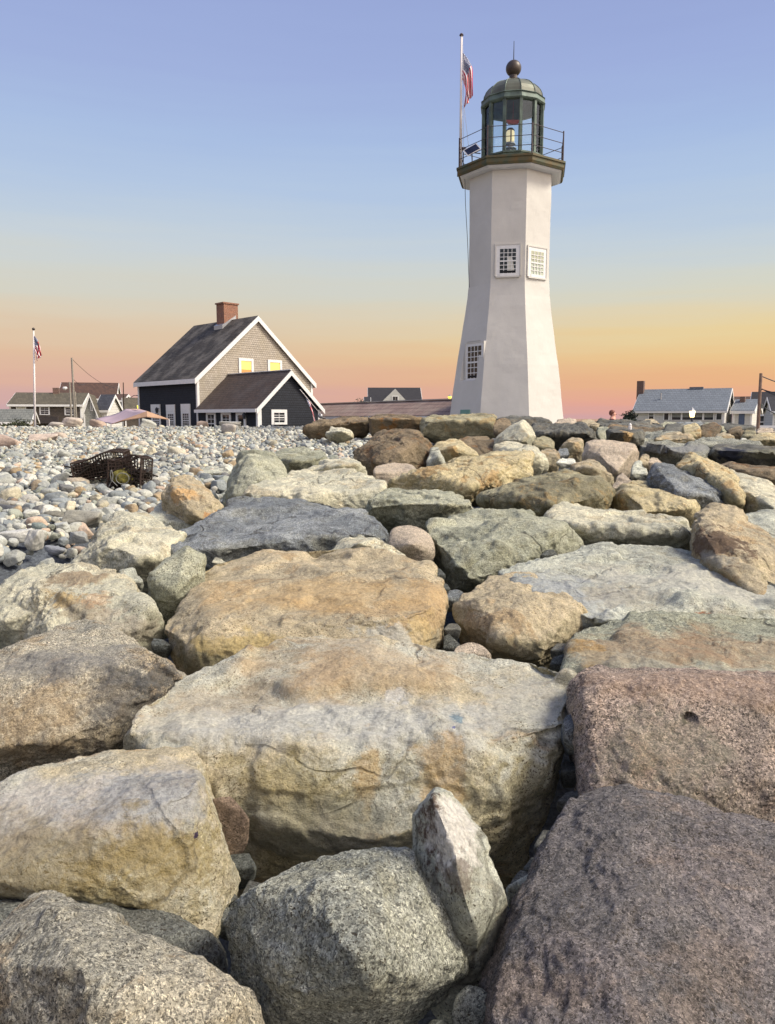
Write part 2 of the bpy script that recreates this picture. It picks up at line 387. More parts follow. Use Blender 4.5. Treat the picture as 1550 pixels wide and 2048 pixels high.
def rock_from_points(pts, lvl, p=26.0, chips=10, seed=0, rough=1.0, ledge=1.0, facet=1.0):
    """a solid rounded polytope through the given corner points, with chipped corners, ledges and a weathered surface"""
    rs = np.random.default_rng(seed + 1000)
    pts = np.array(pts, dtype=np.float64)
    mn, mx = pts.min(0), pts.max(0); c = (mn + mx) / 2 * .5 + pts.mean(0) * .5
    V = pts - c
    bm = bmesh.new()
    for q in V: bm.verts.new(tuple(q))
    r = bmesh.ops.convex_hull(bm, input=bm.verts)
    bm.normal_update()
    fc = sorted([f for f in bm.faces if f.calc_area() > 1e-7], key=lambda f: -f.calc_area())
    ns = []
    for f in fc:
        n = np.array(f.normal)
        vv = np.array([x.co for x in f.verts]).mean(0)
        if n.dot(vv) < 0: n = -n
        if all(n.dot(k) < .985 for k in ns): ns.append(n)
    bm.free()
    ns = ns[:70]
    ds = [max((V @ n).max(), 1e-3) for n in ns]
    for _ in range(chips + 7 if p > 20 else chips):
        n = rs.normal(size=3); n /= np.linalg.norm(n)
        ns.append(n); ds.append((V @ n).max() * rs.uniform(.88, .985))
    N = np.array(ns, dtype=np.float32); D = np.maximum(np.array(ds, dtype=np.float32), .02)
    half = (mx - mn) / 2
    me0, U = ico(lvl)
    S = np.clip(half / half.max(), .25, 1)
    U = U * S.astype(np.float32); U = U / np.linalg.norm(U, axis=1, keepdims=True)
    p = p * 3.2 if p > 15 else p * 1.6
    q = np.maximum(U @ N.T / D, 0); qm = q.max(1, keepdims=True); w = (q / qm) ** p
    rr = 1.0 / (qm[:, 0] * w.sum(1) ** (1 / p)) * 1.003
    X = U * rr[:, None]
    nr = w @ (N / D[:, None] * 1.0); nr /= np.linalg.norm(nr, axis=1, keepdims=True)
    s = float(np.mean(half)); off = rs.random(3).astype(np.float32) * 50
    Q = X / s
    d = s * .030 * rough * fbm(Q * 1.1 + off, 3)
    d += s * .013 * rough * ridged(Q * 2.3 + off * 2, 3)
    lg = fbm(Q * np.array([1.3, 1.3, 2.2], dtype=np.float32) + off * 3, 4, .45)
    d += s * .015 * ledge * (np.clip((lg - .05) * 16, 0, 1) - np.clip((-lg - .35) * 16, 0, 1))
    # broken arrises: the edges between planes are chipped away unevenly
    w2 = (q / qm) ** 26; ed = np.clip(1.6 * (1 - 1 / w2.sum(1)), 0, 1)
    d -= s * .055 * min(1, rough) * ed * np.clip(fbm(Q * 3.6 + off * 1.7, 4, .6) + .15, 0, .9)
    # fracture facets: cells, each a slightly tilted plane of its own
    kf = 40; cc = rs.normal(size=(kf, 3)); cc /= np.linalg.norm(cc, axis=1, keepdims=True); cc *= half / s * rs.uniform(.8, 1.15, (kf, 1))
    Qw = Q + .09 * np.stack([fbm(Q * 1.7 + o_, 3) for o_ in (3.1, 17.7, 31.3)], 1)
    fa_ = rs.normal(size=kf).astype(np.float32) * .014; fb_ = rs.normal(size=(kf, 3)).astype(np.float32) * .085
    cc = cc.astype(np.float32); fo_ = np.empty(len(Q), dtype=np.float32)
    for i in range(0, len(Q), 20000):
        q_ = Qw[i:i + 20000]; dd = ((q_[:, None, :] - cc[None]) ** 2).sum(2); wt_ = np.exp(-(dd - dd.min(1, keepdims=True)) * 55.0); wt_ /= wt_.sum(1, keepdims=True)
        pl_ = np.clip(fa_[None] + Q[i:i + 20000] @ fb_.T - (cc * fb_).sum(1)[None], -.05, .05); fo_[i:i + 20000] = (wt_ * pl_).sum(1)
    d += s * facet * fo_
    if lvl >= 5: d += .010 * min(1, s * 2) * rough * fbm(X * 9 + off, 4, .55)
    if lvl >= 7: d += .0045 * rough * fbm(X * 34 + off, 3, .6)
    X = X + nr * d[:, None]
    return c, X, me0
NR = 0
ROCKS = {}
def put_rock(name, X, me0, c, mat, parent=None):
    me = me0.copy(); me.name = name
    me.vertices.foreach_set('co', X.astype(np.float32).ravel()); me.materials.clear(); me.materials.append(mat); me.update()
    o = bpy.data.objects.new(name, me); COL.objects.link(o); o.location = tuple(c)
    return o
def rock(label, mat, outline, ridge=(), Yf=None, Yb=None, lvl=6, p=26, chips=9, rough=1.0, ledge=1.0, H=None, name='boulder', group='boulders of the seawall', cat='boulder', ry=None, thick=.6, front=0.12, Yo=None, facet=None):
    """outline: silhouette corners seen in the photo; ridge: corners between top and front; each stands at its own distance"""
    global NR; NR += 1
    py = [q[1] for q in outline]; ymin = min(py)
    if ry is None: ry = float(np.mean([q[1] for q in ridge])) if ridge else ymin + (max(py) - ymin) * .5
    if Yf is None: Yf = G(ry)
    if Yb is None: Yb = G(ymin)
    if Yb <= Yf: Yb = Yf * 1.05
    pts = []; tops = []; lows = []
    for q in outline:
        if len(q) > 2: Y = q[2]
        elif q[1] <= ry:
            t_ = (ry - q[1]) / max(ry - ymin, 1); Y = 1 / (1 / Yf + t_ * (1 / Yb - 1 / Yf))
        else: Y = Yf + front * (Yb - Yf)
        v = P(q[0], q[1], Y); pts.append(v); (tops if q[1] <= ry else lows).append(v)
    for q in ridge:
        pts.append(P(q[0], q[1], q[2] if len(q) > 2 else Yf * .985))
    A = np.array(pts); w = A[:, 0].max() - A[:, 0].min()
    H = H if H is not None else .5 * w
    cx, cy = A[:, 0].mean(), (A[:, 1].min() + A[:, 1].max()) / 2
    zlow = A[:, 2].min()
    depth = max(thick * w, .1)
    if A[:, 1].max() - A[:, 1].min() < depth: cy = A[:, 1].min() + depth * .5
    for v in tops: pts.append(Vector((cx + (v.x - cx) * .78, max(v.y + .04, cy + (v.y - cy)) , min(v.z - H, zlow))))
    for v in lows + tops:
        yb_ = max(v.y, A[:, 1].min() + depth)
        pts.append(Vector((cx + (v.x - cx) * .62, yb_, min(v.z - .12 * H - .02, v.z / v.y * yb_ - .03))))
    for v in lows: pts.append(Vector((cx + (v.x - cx) * .9, v.y + .3 * depth, v.z - .04)))
    c, X, me0 = rock_from_points(pts, lvl, p, chips, NR, rough, ledge, facet if facet is not None else (min(1.0, ledge) if ledge > .5 else .12))
    m = RM[mat] if isinstance(mat, str) else mat
    o = put_rock(name, X, me0, c, m)
    tag(o, label, cat, group)
    ROCKS[label] = o
    return o

def surf(o, px, py):
    me = o.data; c = np.empty(len(me.vertices) * 3, dtype=np.float32); me.vertices.foreach_get('co', c)
    X = c.reshape(-1, 3) + np.array(o.location)
    d = X[:, 1] * CP - X[:, 2] * SP; u = X[:, 1] * SP + X[:, 2] * CP
    qx = 775 + F * X[:, 0] / d; qy = 1024 - F * u / d
    e = np.hypot(qx - px, qy - py); k = np.where(e < max(18, e.min() + 2))[0]
    return Vector(X[k[np.argmin(X[k, 1])]])
def dress(o, preset, blobs):
    """own material for one rock: the preset plus mineral patches, stains, paint and painted shade at spots of its surface (px, py, radius xyz, colour, strength, softness)"""
    pts = [(surf(o, b[0], b[1]) - o.location, b[2], b[3], b[4], (b[5] if len(b) > 5 else .35) * .62) for b in blobs]
    def extra(t, tc, co, col):
        for i, (p_, rad, c_, st_, soft) in enumerate(pts):
            if not isinstance(rad, tuple): rad = (rad, rad, rad)
            v = t.a('ShaderNodeVectorMath', {0: tc.outputs['Object'], 1: tuple(p_)}, operation='SUBTRACT').outputs[0]
            v = t.a('ShaderNodeVectorMath', {0: v, 1: tuple(1 / r_ for r_ in rad)}, operation='MULTIPLY').outputs[0]
            L = t.a('ShaderNodeVectorMath', {0: v}, operation='LENGTH').outputs['Value']
            nz_ = t.math('MULTIPLY', t.math('SUBTRACT', t.noise(co, 2.4 / max(rad), 9, .7), .5), 3.0)
            L = t.math('ADD', L, nz_)
            mk = t.math('MULTIPLY', t.ramp(L, [(max(.0, .8 - soft), 1.0), (min(1, .8 + soft * .5), 0.0)]), st_)
            g_ = t.ramp(t.noise(co, 60, 4, .7), [(.3, (.6, .6, .6, 1)), (.6, (1.05, 1.05, 1.05, 1))])
            col = t.mix(mk, col, t.mix(1.0, g_, lin(c_), 'MULTIPLY'))
        return col
    m = rock_mat('rock_own', extra=extra, **PRE[preset])
    o.data.materials.clear(); o.data.materials.append(m)

def build_rocks():
    big = dict(lvl=8)
    # --- nearest row
    rock("speckled pink-grey granite boulder with a sharp crest, in the bottom corner", 'warmgranite',
         [(-60, 1930, 1.5), (0, 1852), (44, 1817), (80, 1785), (115, 1786), (158, 1802), (215, 1832), (285, 1879), (335, 1923), (369, 1945), (426, 1946), (463, 1980), (512, 2032), (540, 2140), (-60, 2200)],
         [(108, 1812, 1.56), (162, 1940, 1.36), (190, 2060, 1.3), (400, 2100, 1.32)], Yb=1.78, Yf=1.42, ry=2000, lvl=8, p=50, chips=-7, ledge=.4, rough=.7, facet=.5, H=.5)
    rock("smooth dark grey boulder wedged under the pale slab-topped block", 'darkgranite',
         [(-60, 1770), (0, 1770), (90, 1763), (170, 1772), (285, 1808), (360, 1843), (415, 1880), (442, 1935), (449, 1975), (400, 2100), (-60, 2100)],
         [(0, 1850, 1.78), (250, 1900, 1.8), (380, 1940, 1.8)], Yb=2.08, Yf=1.84, p=16, lvl=7, ledge=.3, H=.5)
    o = rock("pale block with a whitish flat top and olive-brown front, above the dark grey boulder", 'taninv',
         [(-90, 1600, 2.25), (0, 1571), (60, 1545), (160, 1510), (270, 1500), (330, 1494), (365, 1497), (397, 1508), (412, 1560, 2.3), (442, 1660, 2.25), (466, 1740, 2.2), (474, 1790, 2.15), (432, 1825, 2.05), (422, 1868, 2.0), (380, 1857, 1.97), (330, 1830, 1.95), (185, 1775, 1.93), (0, 1766, 1.9), (-90, 1760, 1.9)],
         [(-60, 1685, 2.0), (0, 1672, 2.0), (130, 1655, 2.02), (250, 1645, 2.03), (330, 1600, 2.12), (395, 1565, 2.2), (400, 1740, 2.05)], Yb=2.55, Yf=2.02, ry=1640, lvl=8, p=60, chips=-6, ledge=.5, rough=.6, facet=.5, H=.5)
    dress(o, 'taninv', [(150, 1600, (.55, .3, .12), (206, 200, 190), .75, .6), (300, 1560, (.3, .2, .1), (150, 156, 160), .5), (120, 1720, (.5, .3, .12), (134, 116, 74), .65, .6),
                        (330, 1720, (.25, .2, .14), (168, 148, 96), .5), (408, 1662, .012, (52, 34, 74), .9, .1)])
    rock("big rounded grey granite boulder lying low between the crevices at the bottom", 'granite',
         [(445, 1860), (453, 1820), (490, 1778), (560, 1738), (620, 1713), (690, 1699), (735, 1699), (770, 1689), (810, 1690), (835, 1703), (853, 1750), (877, 1810), (912, 1870), (940, 1922), (937, 1948), (890, 1988), (820, 2022), (765, 2056), (700, 2110), (520, 2090), (480, 1995), (455, 1930)],
         [(662, 1768, 1.62), (702, 1870, 1.49), (762, 1960, 1.45), (600, 1990, 1.54)], Yb=1.98, Yf=1.72, ry=1800, lvl=8, p=34, chips=-4, ledge=.5, rough=.8, facet=.6, H=.45, front=.3)
    o = rock("upright shard, white on one face and brown on the other, wedged between boulders", 'palegrey',
         [(834, 1603), (850, 1588), (872, 1576), (900, 1580), (934, 1622), (967, 1670), (988, 1740), (1007, 1790), (1022, 1842), (1012, 1900), (988, 1965), (972, 2010), (945, 1893), (905, 1852), (878, 1800), (858, 1750), (838, 1690), (821, 1630)],
         [(866, 1592, 1.93), (882, 1640, 1.88), (907, 1685, 1.84), (921, 1745, 1.8), (950, 1850, 1.76), (930, 1800, 1.76)], Yb=2.06, Yf=1.86, ry=1800, lvl=7, p=60, chips=-7, ledge=.6, rough=.5, H=.2, front=.5, thick=.7, facet=.5)
    dress(o, 'palegrey', [(862, 1665, (.10, .12, .12), (92, 70, 57), .9, .3), (930, 1640, (.09, .12, .17), (234, 229, 216), .95, .4), (895, 1760, (.07, .08, .05), (110, 92, 78), .6)])
    o = rock("huge purplish granite boulder with a shallow crest running down its face", 'purplegranite',
         [(1167, 1575), (1221, 1568), (1279, 1575), (1329, 1585), (1360, 1604), (1387, 1617), (1434, 1624), (1492, 1634), (1560, 1645), (1700, 1690, 2.0), (1700, 2250, 1.3), (950, 2250, 1.35), (975, 2045), (990, 2000), (986, 1939), (1000, 1880), (1024, 1830), (1066, 1788), (1091, 1706), (1113, 1652), (1132, 1606)],
         [(1329, 1592, 2.18), (1399, 1672, 2.05), (1453, 1728, 1.95), (1200, 1700, 1.95), (1244, 1800, 1.72), (1120, 1900, 1.62), (1400, 1900, 1.62), (1300, 2100, 1.38)], Yb=2.3, Yf=1.75, ry=1850, lvl=8, p=30, chips=-5, ledge=.6, rough=.7, facet=.5, H=.5, front=.3)
    o = rock("pink speckled granite block with a small round drill hole in its face", 'pinkgranite',
         [(1151, 1358), (1175, 1345), (1225, 1338), (1279, 1344), (1342, 1356), (1405, 1362), (1460, 1366), (1560, 1358), (1720, 1365, 2.9), (1720, 1800, 2.25), (1180, 1800, 2.2), (1166, 1560), (1161, 1473), (1152, 1396)],
         [(1160, 1372, 2.72), (1225, 1360, 2.66), (1300, 1366, 2.62), (1433, 1384, 2.6), (1560, 1388, 2.62), (1350, 1560, 2.36), (1550, 1560, 2.36), (1200, 1560, 2.38)], Yb=3.05, Yf=2.6, ry=1375, lvl=8, p=34, chips=-6, ledge=.4, rough=.6, facet=.3, H=.5)
    me = o.data; hp = surf(o, 1376, 1423) - o.location
    c = np.empty(len(me.vertices) * 3, dtype=np.float32); me.vertices.foreach_get('co', c); c = c.reshape(-1, 3)
    dd = np.linalg.norm((c - np.array(hp)) * np.array([1, .5, 1]), axis=1); c[:, 1] += .06 * np.clip(1 - dd / .022, 0, 1) ** .5; me.vertices.foreach_set('co', c.ravel())
    dress(o, 'pinkgranite', [(1376, 1423, (.018, .08, .018), (66, 54, 42), .9, .12), (1500, 1362, (.7, .3, .06), (170, 142, 118), .4), (1330, 1490, (.3, .3, .14), (140, 138, 118), .45, .6)])  # first patch: shade inside the drill hole, put into the colour
    # --- the central block
    o = rock("largest central block, broad tan and grey-white top with a yellow-stained front", 'taninv',
         [(245, 1500), (250, 1462), (290, 1402), (322, 1377), (390, 1359), (455, 1340), (499, 1318), (512, 1300), (553, 1282), (616, 1274), (684, 1278), (819, 1293), (932, 1305), (1000, 1316), (1058, 1326), (1094, 1327), (1116, 1341), (1150, 1367), (1152, 1405), (1142, 1437), (1130, 1486), (1116, 1560, 2.86), (1080, 1640, 2.86), (1030, 1700, 2.8), (960, 1770, 2.72), (800, 1800, 2.6), (560, 1795, 2.6), (505, 1725, 2.6), (280, 1545)],
         [(275, 1475, 2.78), (345, 1448, 2.72), (440, 1500, 2.6), (560, 1480, 2.58), (700, 1482, 2.56), (850, 1490, 2.56), (930, 1487, 2.57), (1010, 1470, 2.6), (1100, 1432, 2.72),
          (520, 1640, 2.44), (700, 1680, 2.38), (900, 1640, 2.42), (1040, 1550, 2.58)], Yb=3.5, Yf=2.6, ry=1470, lvl=8, p=46, chips=-3, ledge=1.0, rough=.6, H=.5, front=.15)
    dress(o, 'taninv', [(760, 1330, (.8, .5, .09), (192, 166, 130), .55, .5), (450, 1400, (.3, .3, .1), (172, 150, 122), .4), (700, 1430, (.9, .28, .075), (206, 204, 192), .85, .5), (1060, 1390, (.3, .25, .09), (204, 200, 184), .7),
                        (350, 1420, (.18, .12, .08), (212, 206, 186), .7), (880, 1545, (.10, .3, .17), (184, 148, 92), .55, .4), (735, 1535, (.06, .3, .12), (188, 152, 92), .5), (560, 1560, (.3, .3, .16), (168, 152, 96), .5, .6),
                        (790, 1375, (.06, .1, .03), (220, 220, 216), .55, .4), (925, 1425, (.034, .06, .012), (70, 124, 148), .6, .5), (903, 1438, .008, (50, 60, 150), .7, .2), (650, 1680, (.4, .3, .16), (140, 140, 124), .6, .6)])
    # --- second row
    o = rock("big tan slab-like block with layered top and a notch in its front edge", 'tan',
         [(322, 1255), (334, 1211), (358, 1175), (381, 1147), (417, 1129), (503, 1115), (553, 1110), (652, 1107), (752, 1107), (819, 1116), (869, 1133), (889, 1161), (895, 1215), (898, 1270), (893, 1340), (700, 1420), (430, 1420), (366, 1366), (343, 1342), (326, 1306)],
         [(345, 1252, 3.72), (420, 1262, 3.66), (520, 1252, 3.66), (620, 1236, 3.7), (720, 1240, 3.68), (800, 1228, 3.72), (868, 1205, 3.85), (450, 1370, 3.5), (700, 1380, 3.5), (850, 1300, 3.66)], Yb=5.2, Yf=3.75, ry=1245, lvl=8, p=44, chips=3, ledge=.9, rough=.6, H=.6)
    dress(o, 'tan', [(868, 1190, (.18, .5, .14), (206, 172, 124), .55), (600, 1170, (.9, .4, .08), (200, 168, 118), .6, .6), (780, 1270, (.22, .2, .1), (196, 194, 182), .75), (430, 1320, (.4, .3, .14), (112, 108, 72), .6, .6), (480, 1275, (.3, .2, .06), (206, 180, 116), .6), (860, 1250, (.1, .2, .1), (206, 180, 128), .7)])
    rock("small pale greenish rock standing on end beside the tan slab-like block", 'greygreen',
         [(286, 1182), (294, 1150), (340, 1113), (379, 1090), (391, 1103), (409, 1110), (407, 1138), (385, 1170), (350, 1240), (300, 1250), (292, 1200)],
         [(375, 1100, 4.55), (350, 1180, 4.3), (320, 1190, 4.35)], Yb=4.9, Yf=4.35, lvl=6, p=34, chips=5, H=.4)
    rock("small grey rock stuck in the gap above the broad cream boulder", 'palegrey',
         [(238, 1140), (262, 1129), (285, 1165), (282, 1172), (250, 1160), (240, 1150)], [], Yb=5.0, Yf=4.8, lvl=5, H=.2, name='rock', cat='rock', group='small rocks between the boulders')
    rock("pale boulder with a low rounded back, beside the dark sand", 'pale',
         [(-60, 1230), (0, 1186), (20, 1160), (50, 1140), (85, 1126), (130, 1125), (180, 1150), (190, 1200), (100, 1330), (-60, 1330)],
         [(0, 1240, 4.05), (60, 1200, 4.25), (120, 1180, 4.4)], Yb=5.0, Yf=4.2, lvl=7, p=20, H=.5)
    o = rock("broad cream boulder with brown blotches on its rounded crown, below the triangular pale boulder", 'pale',
         [(40, 1225), (60, 1180), (94, 1158), (134, 1129), (168, 1128), (195, 1136), (221, 1139), (255, 1159), (278, 1181), (302, 1214), (315, 1248), (318, 1282), (306, 1330), (200, 1360), (20, 1350), (30, 1290)],
         [(70, 1185, 4.15), (150, 1190, 4.1), (200, 1230, 3.98), (250, 1290, 3.85), (100, 1260, 3.88), (220, 1165, 4.3)], Yb=4.85, Yf=4.0, ry=1215, lvl=7, p=24, chips=10, ledge=1.1, H=.5)
    dress(o, 'pale', [(140, 1140, (.22, .2, .07), (150, 126, 98), .7), (110, 1180, (.14, .1, .07), (190, 160, 104), .7), (150, 1210, (.18, .1, .08), (150, 134, 110), .6), (200, 1180, (.1, .1, .06), (206, 150, 96), .35), (230, 1250, (.3, .3, .12), (196, 182, 160), .5)])
    o = rock("massive brown-flecked granite boulder at the edge, its sloping flank painted in shade", 'warmgranite',
         [(-110, 1345, 3.3), (0, 1308), (34, 1294), (77, 1270), (117, 1253), (161, 1243), (201, 1243), (235, 1264), (285, 1301), (335, 1329), (368, 1358), (362, 1370), (318, 1384), (294, 1409), (270, 1449), (250, 1476), (244, 1503), (200, 1620), (-110, 1640)],
         [(-40, 1355, 2.95), (70, 1338, 2.95), (140, 1338, 2.93), (205, 1322, 3.0), (272, 1326, 3.1), (310, 1366, 3.2), (60, 1480, 2.68), (180, 1450, 2.76), (-60, 1500, 2.66)], Yb=3.75, Yf=2.95, ry=1340, lvl=8, p=34, chips=-5, ledge=.5, rough=.8, facet=.5, H=.6)
    dress(o, 'warmgranite', [(60, 1440, (.4, .4, .2), (176, 156, 124), .45, .6), (120, 1310, (.5, .3, .08), (146, 144, 138), .7, .6), (120, 1315, (.05, .1, .06), (98, 98, 100), .5), (270, 1410, (.16, .3, .16), (88, 88, 88), .7, .6), (335, 1345, (.12, .1, .08), (100, 100, 98), .8)])  # the near-black flank patch is crevice shade painted into the colour
    rock("dark blue-grey slab with a gently sloping top, in front of the tan slabs", 'slate',
         [(280, 1112), (298, 1095), (350, 1080), (400, 1054), (455, 1019), (490, 999), (560, 989), (592, 992), (640, 1009), (720, 1024), (787, 1045), (782, 1066), (775, 1096), (660, 1150), (420, 1160), (300, 1165), (286, 1140)],
         [(300, 1112, 5.6), (400, 1092, 5.75), (480, 1086, 5.75), (560, 1086, 5.75), (680, 1072, 5.9), (765, 1056, 6.15)], Yb=8.2, Yf=5.8, ry=1078, lvl=7, p=22, chips=7, ledge=.8, H=.6)
    o = rock("pale yellowish boulder with a triangular outline beside the cobble slope", 'pale',
         [(130, 1135), (200, 1060), (238, 1020), (276, 1021), (320, 1043), (375, 1068), (360, 1120), (300, 1180), (150, 1180)],
         [(265, 1035, 6.3), (225, 1090, 5.5), (330, 1062, 6.2), (290, 1120, 5.3)], Yb=6.9, Yf=5.6, ry=1100, lvl=7, p=28, chips=6, H=.5)
    rock("low pale rock half hidden behind the orange-topped boulder", 'palegrey',
         [(285, 1035), (320, 1010), (350, 1000), (385, 1050), (400, 1085), (330, 1060)], [], Yb=7.9, Yf=7.0, lvl=6, H=.4)
    o = rock("upright orange-topped boulder leaning on the blue-grey slab", 'tan',
         [(326, 987), (333, 964), (350, 953), (373, 950), (396, 964), (430, 998), (453, 1027), (441, 1041), (402, 1062), (385, 1066), (360, 1040), (345, 1010)],
         [(350, 975, 7.3), (375, 1000, 7.1), (400, 1040, 6.9), (345, 995, 7.2)], Yb=8.0, Yf=7.2, ry=1005, lvl=7, p=30, chips=7, H=.35, thick=.8)
    dress(o, 'tan', [(355, 970, (.16, .2, .12), (214, 172, 116), .7), (390, 1020, (.14, .2, .12), (186, 168, 130), .6), (435, 1025, (.06, .2, .06), (190, 130, 66), .6)])
    rock("grey-green boulder rising to a narrow top beside the cobbles", 'greygreen',
         [(445, 1012), (454, 968), (480, 905), (500, 899), (540, 905), (572, 940), (590, 985), (500, 1040)],
         [(500, 915, 9.2), (520, 960, 8.7), (470, 985, 8.6)], Yb=10.2, Yf=8.9, ry=985, lvl=6, p=28, chips=8, H=.5)
    rock("wide flat-topped grey rock behind the narrow-topped grey-green boulder", 'greygreen',
         [(538, 912), (562, 900), (602, 893), (640, 905), (655, 915), (645, 960), (580, 980), (545, 940)], [(580, 925, 10.6), (620, 920, 10.7)], Yb=12.4, Yf=10.8, lvl=6, p=34, H=.5)
    rock("rounded tan rock at the back corner of the long cream slab", 'pale',
         [(610, 945), (650, 918), (700, 915), (726, 930), (730, 955), (690, 985), (620, 980)], [(680, 930, 9.6)], Yb=11, Yf=9.8, lvl=6, p=18, H=.4)
    rock("long cream-and-tan slab behind the blue-grey one, smooth along its top", 'pale',
         [(475, 1004), (488, 984), (540, 960), (600, 940), (650, 935), (728, 950), (770, 965), (780, 985), (772, 1010), (700, 1040), (520, 1030)],
         [(495, 998, 8.0), (620, 992, 7.9), (700, 985, 8.0), (765, 978, 8.3)], Yb=10, Yf=8.1, ry=985, lvl=7, p=24, chips=8, ledge=.8, H=.5)
    rock("low olive-grey block with a flat pale top, between the cream slab and pinkish round stone", 'greygreen',
         [(715, 1012), (730, 998), (780, 984), (850, 981), (900, 984), (950, 1003), (957, 1020), (930, 1060), (850, 1080), (730, 1050)],
         [(725, 1010, 7.4), (800, 1002, 7.4), (900, 1008, 7.3), (945, 1014, 7.5)], Yb=8.7, Yf=7.5, lvl=7, p=34, H=.4)
    rock("brown domed boulder standing highest on the cobble side", 'brown',
         [(704, 918), (720, 890), (750, 868), (780, 858), (830, 864), (858, 880), (864, 905), (858, 940), (810, 960), (750, 975), (722, 940)],
         [(770, 885, 11.3), (830, 885, 11.3), (780, 930, 10.7)], Yb=13, Yf=11.3, ry=925, lvl=7, p=16, chips=8, H=.6)
    rock("pinkish-cream rounded boulder tucked under the brown dome", 'pink',
         [(742, 945), (750, 930), (790, 925), (822, 928), (838, 942), (832, 965), (745, 970)], [], Yb=10.6, Yf=9.8, lvl=6, p=14, H=.3, ledge=.3)
    o = rock("long yellow-tan boulder with a jagged ochre ridge", 'ochre',
         [(770, 970), (830, 950), (862, 936), (900, 938), (960, 915), (1010, 905), (1045, 896), (1064, 915), (1062, 965), (1010, 990), (940, 1010), (780, 1000)],
         [(850, 962, 8.9), (960, 940, 9.0), (1040, 915, 9.4), (930, 985, 8.5)], Yb=11.2, Yf=9.0, ry=950, lvl=7, p=30, chips=12, ledge=1.6, rough=1.5, H=.4)
    rock("smooth cream boulder behind the grey wedge, below the seawall", 'ochre',
         [(860, 905), (875, 884), (905, 877), (930, 885), (962, 912), (960, 940), (870, 945)], [(910, 895, 11.6)], Yb=13, Yf=11.8, lvl=6, p=18, H=.5, ledge=.4)
    rock("small grey wedge-shaped rock leaning on the smooth cream boulder", 'palegrey',
         [(853, 925), (862, 896), (875, 893), (897, 930), (895, 950), (855, 950)], [(878, 915, 10.9)], Yb=11.6, Yf=11.0, lvl=5, p=34, H=.3)
    rock("low brown-tan ridge rock behind the smooth cream boulder", 'brown',
         [(905, 885), (925, 874), (965, 872), (1000, 884), (1000, 920), (940, 910)], [], Yb=15, Yf=13.2, lvl=6, H=.5)
    rock("cream rounded boulder behind the jagged ochre ridge", 'pale',
         [(985, 890), (1010, 880), (1044, 888), (1073, 895), (1090, 910), (1096, 940), (1060, 960), (1000, 925)], [(1050, 905, 10.8)], Yb=12.8, Yf=11, lvl=6, p=16, H=.5)
    rock("pale block with a clean five-sided face, tilted in front of the dark ledge", 'pale',
         [(985, 882), (1020, 850), (1048, 839), (1062, 851), (1072, 873), (1063, 890), (1044, 890), (1000, 890)], [(1040, 848, 13.6), (1052, 878, 13.2)], Yb=15, Yf=13.6, ry=884, lvl=6, p=50, chips=1, ledge=.3, rough=.5, H=.4)
    rock("round brown-tan boulder beside the five-sided pale block", 'olive',
         [(1064, 888), (1072, 876), (1090, 871), (1108, 878), (1112, 895), (1100, 910), (1070, 905)], [], Yb=13.6, Yf=12.9, lvl=6, p=14, H=.4)
    rock("smaller tan stone below the round brown-tan boulder", 'tan',
         [(1078, 905), (1092, 895), (1112, 897), (1121, 910), (1117, 930), (1095, 932)], [], Yb=12.4, Yf=11.9, lvl=5, p=16, H=.3)
    o = rock("tan boulder with a brown weathered hollow below the dark ledge", 'tan',
         [(1118, 900), (1130, 884), (1148, 873), (1169, 881), (1168, 905), (1140, 912), (1122, 910)], [(1148, 884, 12.9)], Yb=14, Yf=13, lvl=6, p=18, H=.4)
    rock("dark craggy ledge of blackish stone below the crest", 'dark',
         [(1060, 862), (1069, 849), (1134, 847), (1188, 861), (1192, 880), (1165, 895), (1110, 895), (1066, 882)], [(1075, 868, 15.2), (1130, 866, 15), (1180, 872, 15.1)], Yb=19, Yf=15.3, lvl=7, p=34, ledge=2.0, rough=1.6, chips=12, H=.5)
    o = rock("large pinkish-grey slab standing tilted on one corner", 'pink',
         [(1170, 884), (1192, 877), (1243, 884), (1273, 890), (1280, 905), (1262, 945), (1235, 958), (1195, 930), (1165, 915)],
         [(1185, 893, 11.6), (1265, 900, 11.5), (1232, 945, 10.8)], Yb=12.6, Yf=11.6, ry=925, lvl=7, p=34, chips=5, ledge=.5, rough=.6, H=.4)
    rock("olive-yellow rugged boulder with a deep shaded face, right of the jagged ochre ridge", 'olive',
         [(955, 1000), (990, 984), (1062, 961), (1109, 941), (1142, 942), (1163, 953), (1192, 953), (1214, 964), (1226, 980), (1222, 1018), (1170, 1040), (1098, 1045), (990, 1035)],
         [(1000, 1000, 7.9), (1080, 985, 7.8), (1130, 965, 7.9), (1190, 968, 7.9), (1100, 1010, 7.4), (1210, 1000, 7.6)], Yb=10, Yf=8, ry=985, lvl=7, p=28, chips=12, ledge=1.4, rough=1.2, H=.5)
    rock("tan peaked rock behind the rugged olive boulder", 'tan',
         [(1143, 940), (1149, 925), (1185, 917), (1202, 938), (1232, 957), (1225, 985), (1150, 970)], [(1180, 935, 9.5)], Yb=11, Yf=9.7, lvl=6, p=34, H=.4)
    rock("small lilac-grey pointed rock above the streaked cream boulder", 'pink',
         [(1222, 975), (1232, 955), (1245, 944), (1262, 960), (1258, 985), (1230, 990)], [], Yb=9.7, Yf=9.2, lvl=5, p=40, H=.3, name='rock', cat='rock', group='small rocks between the boulders')
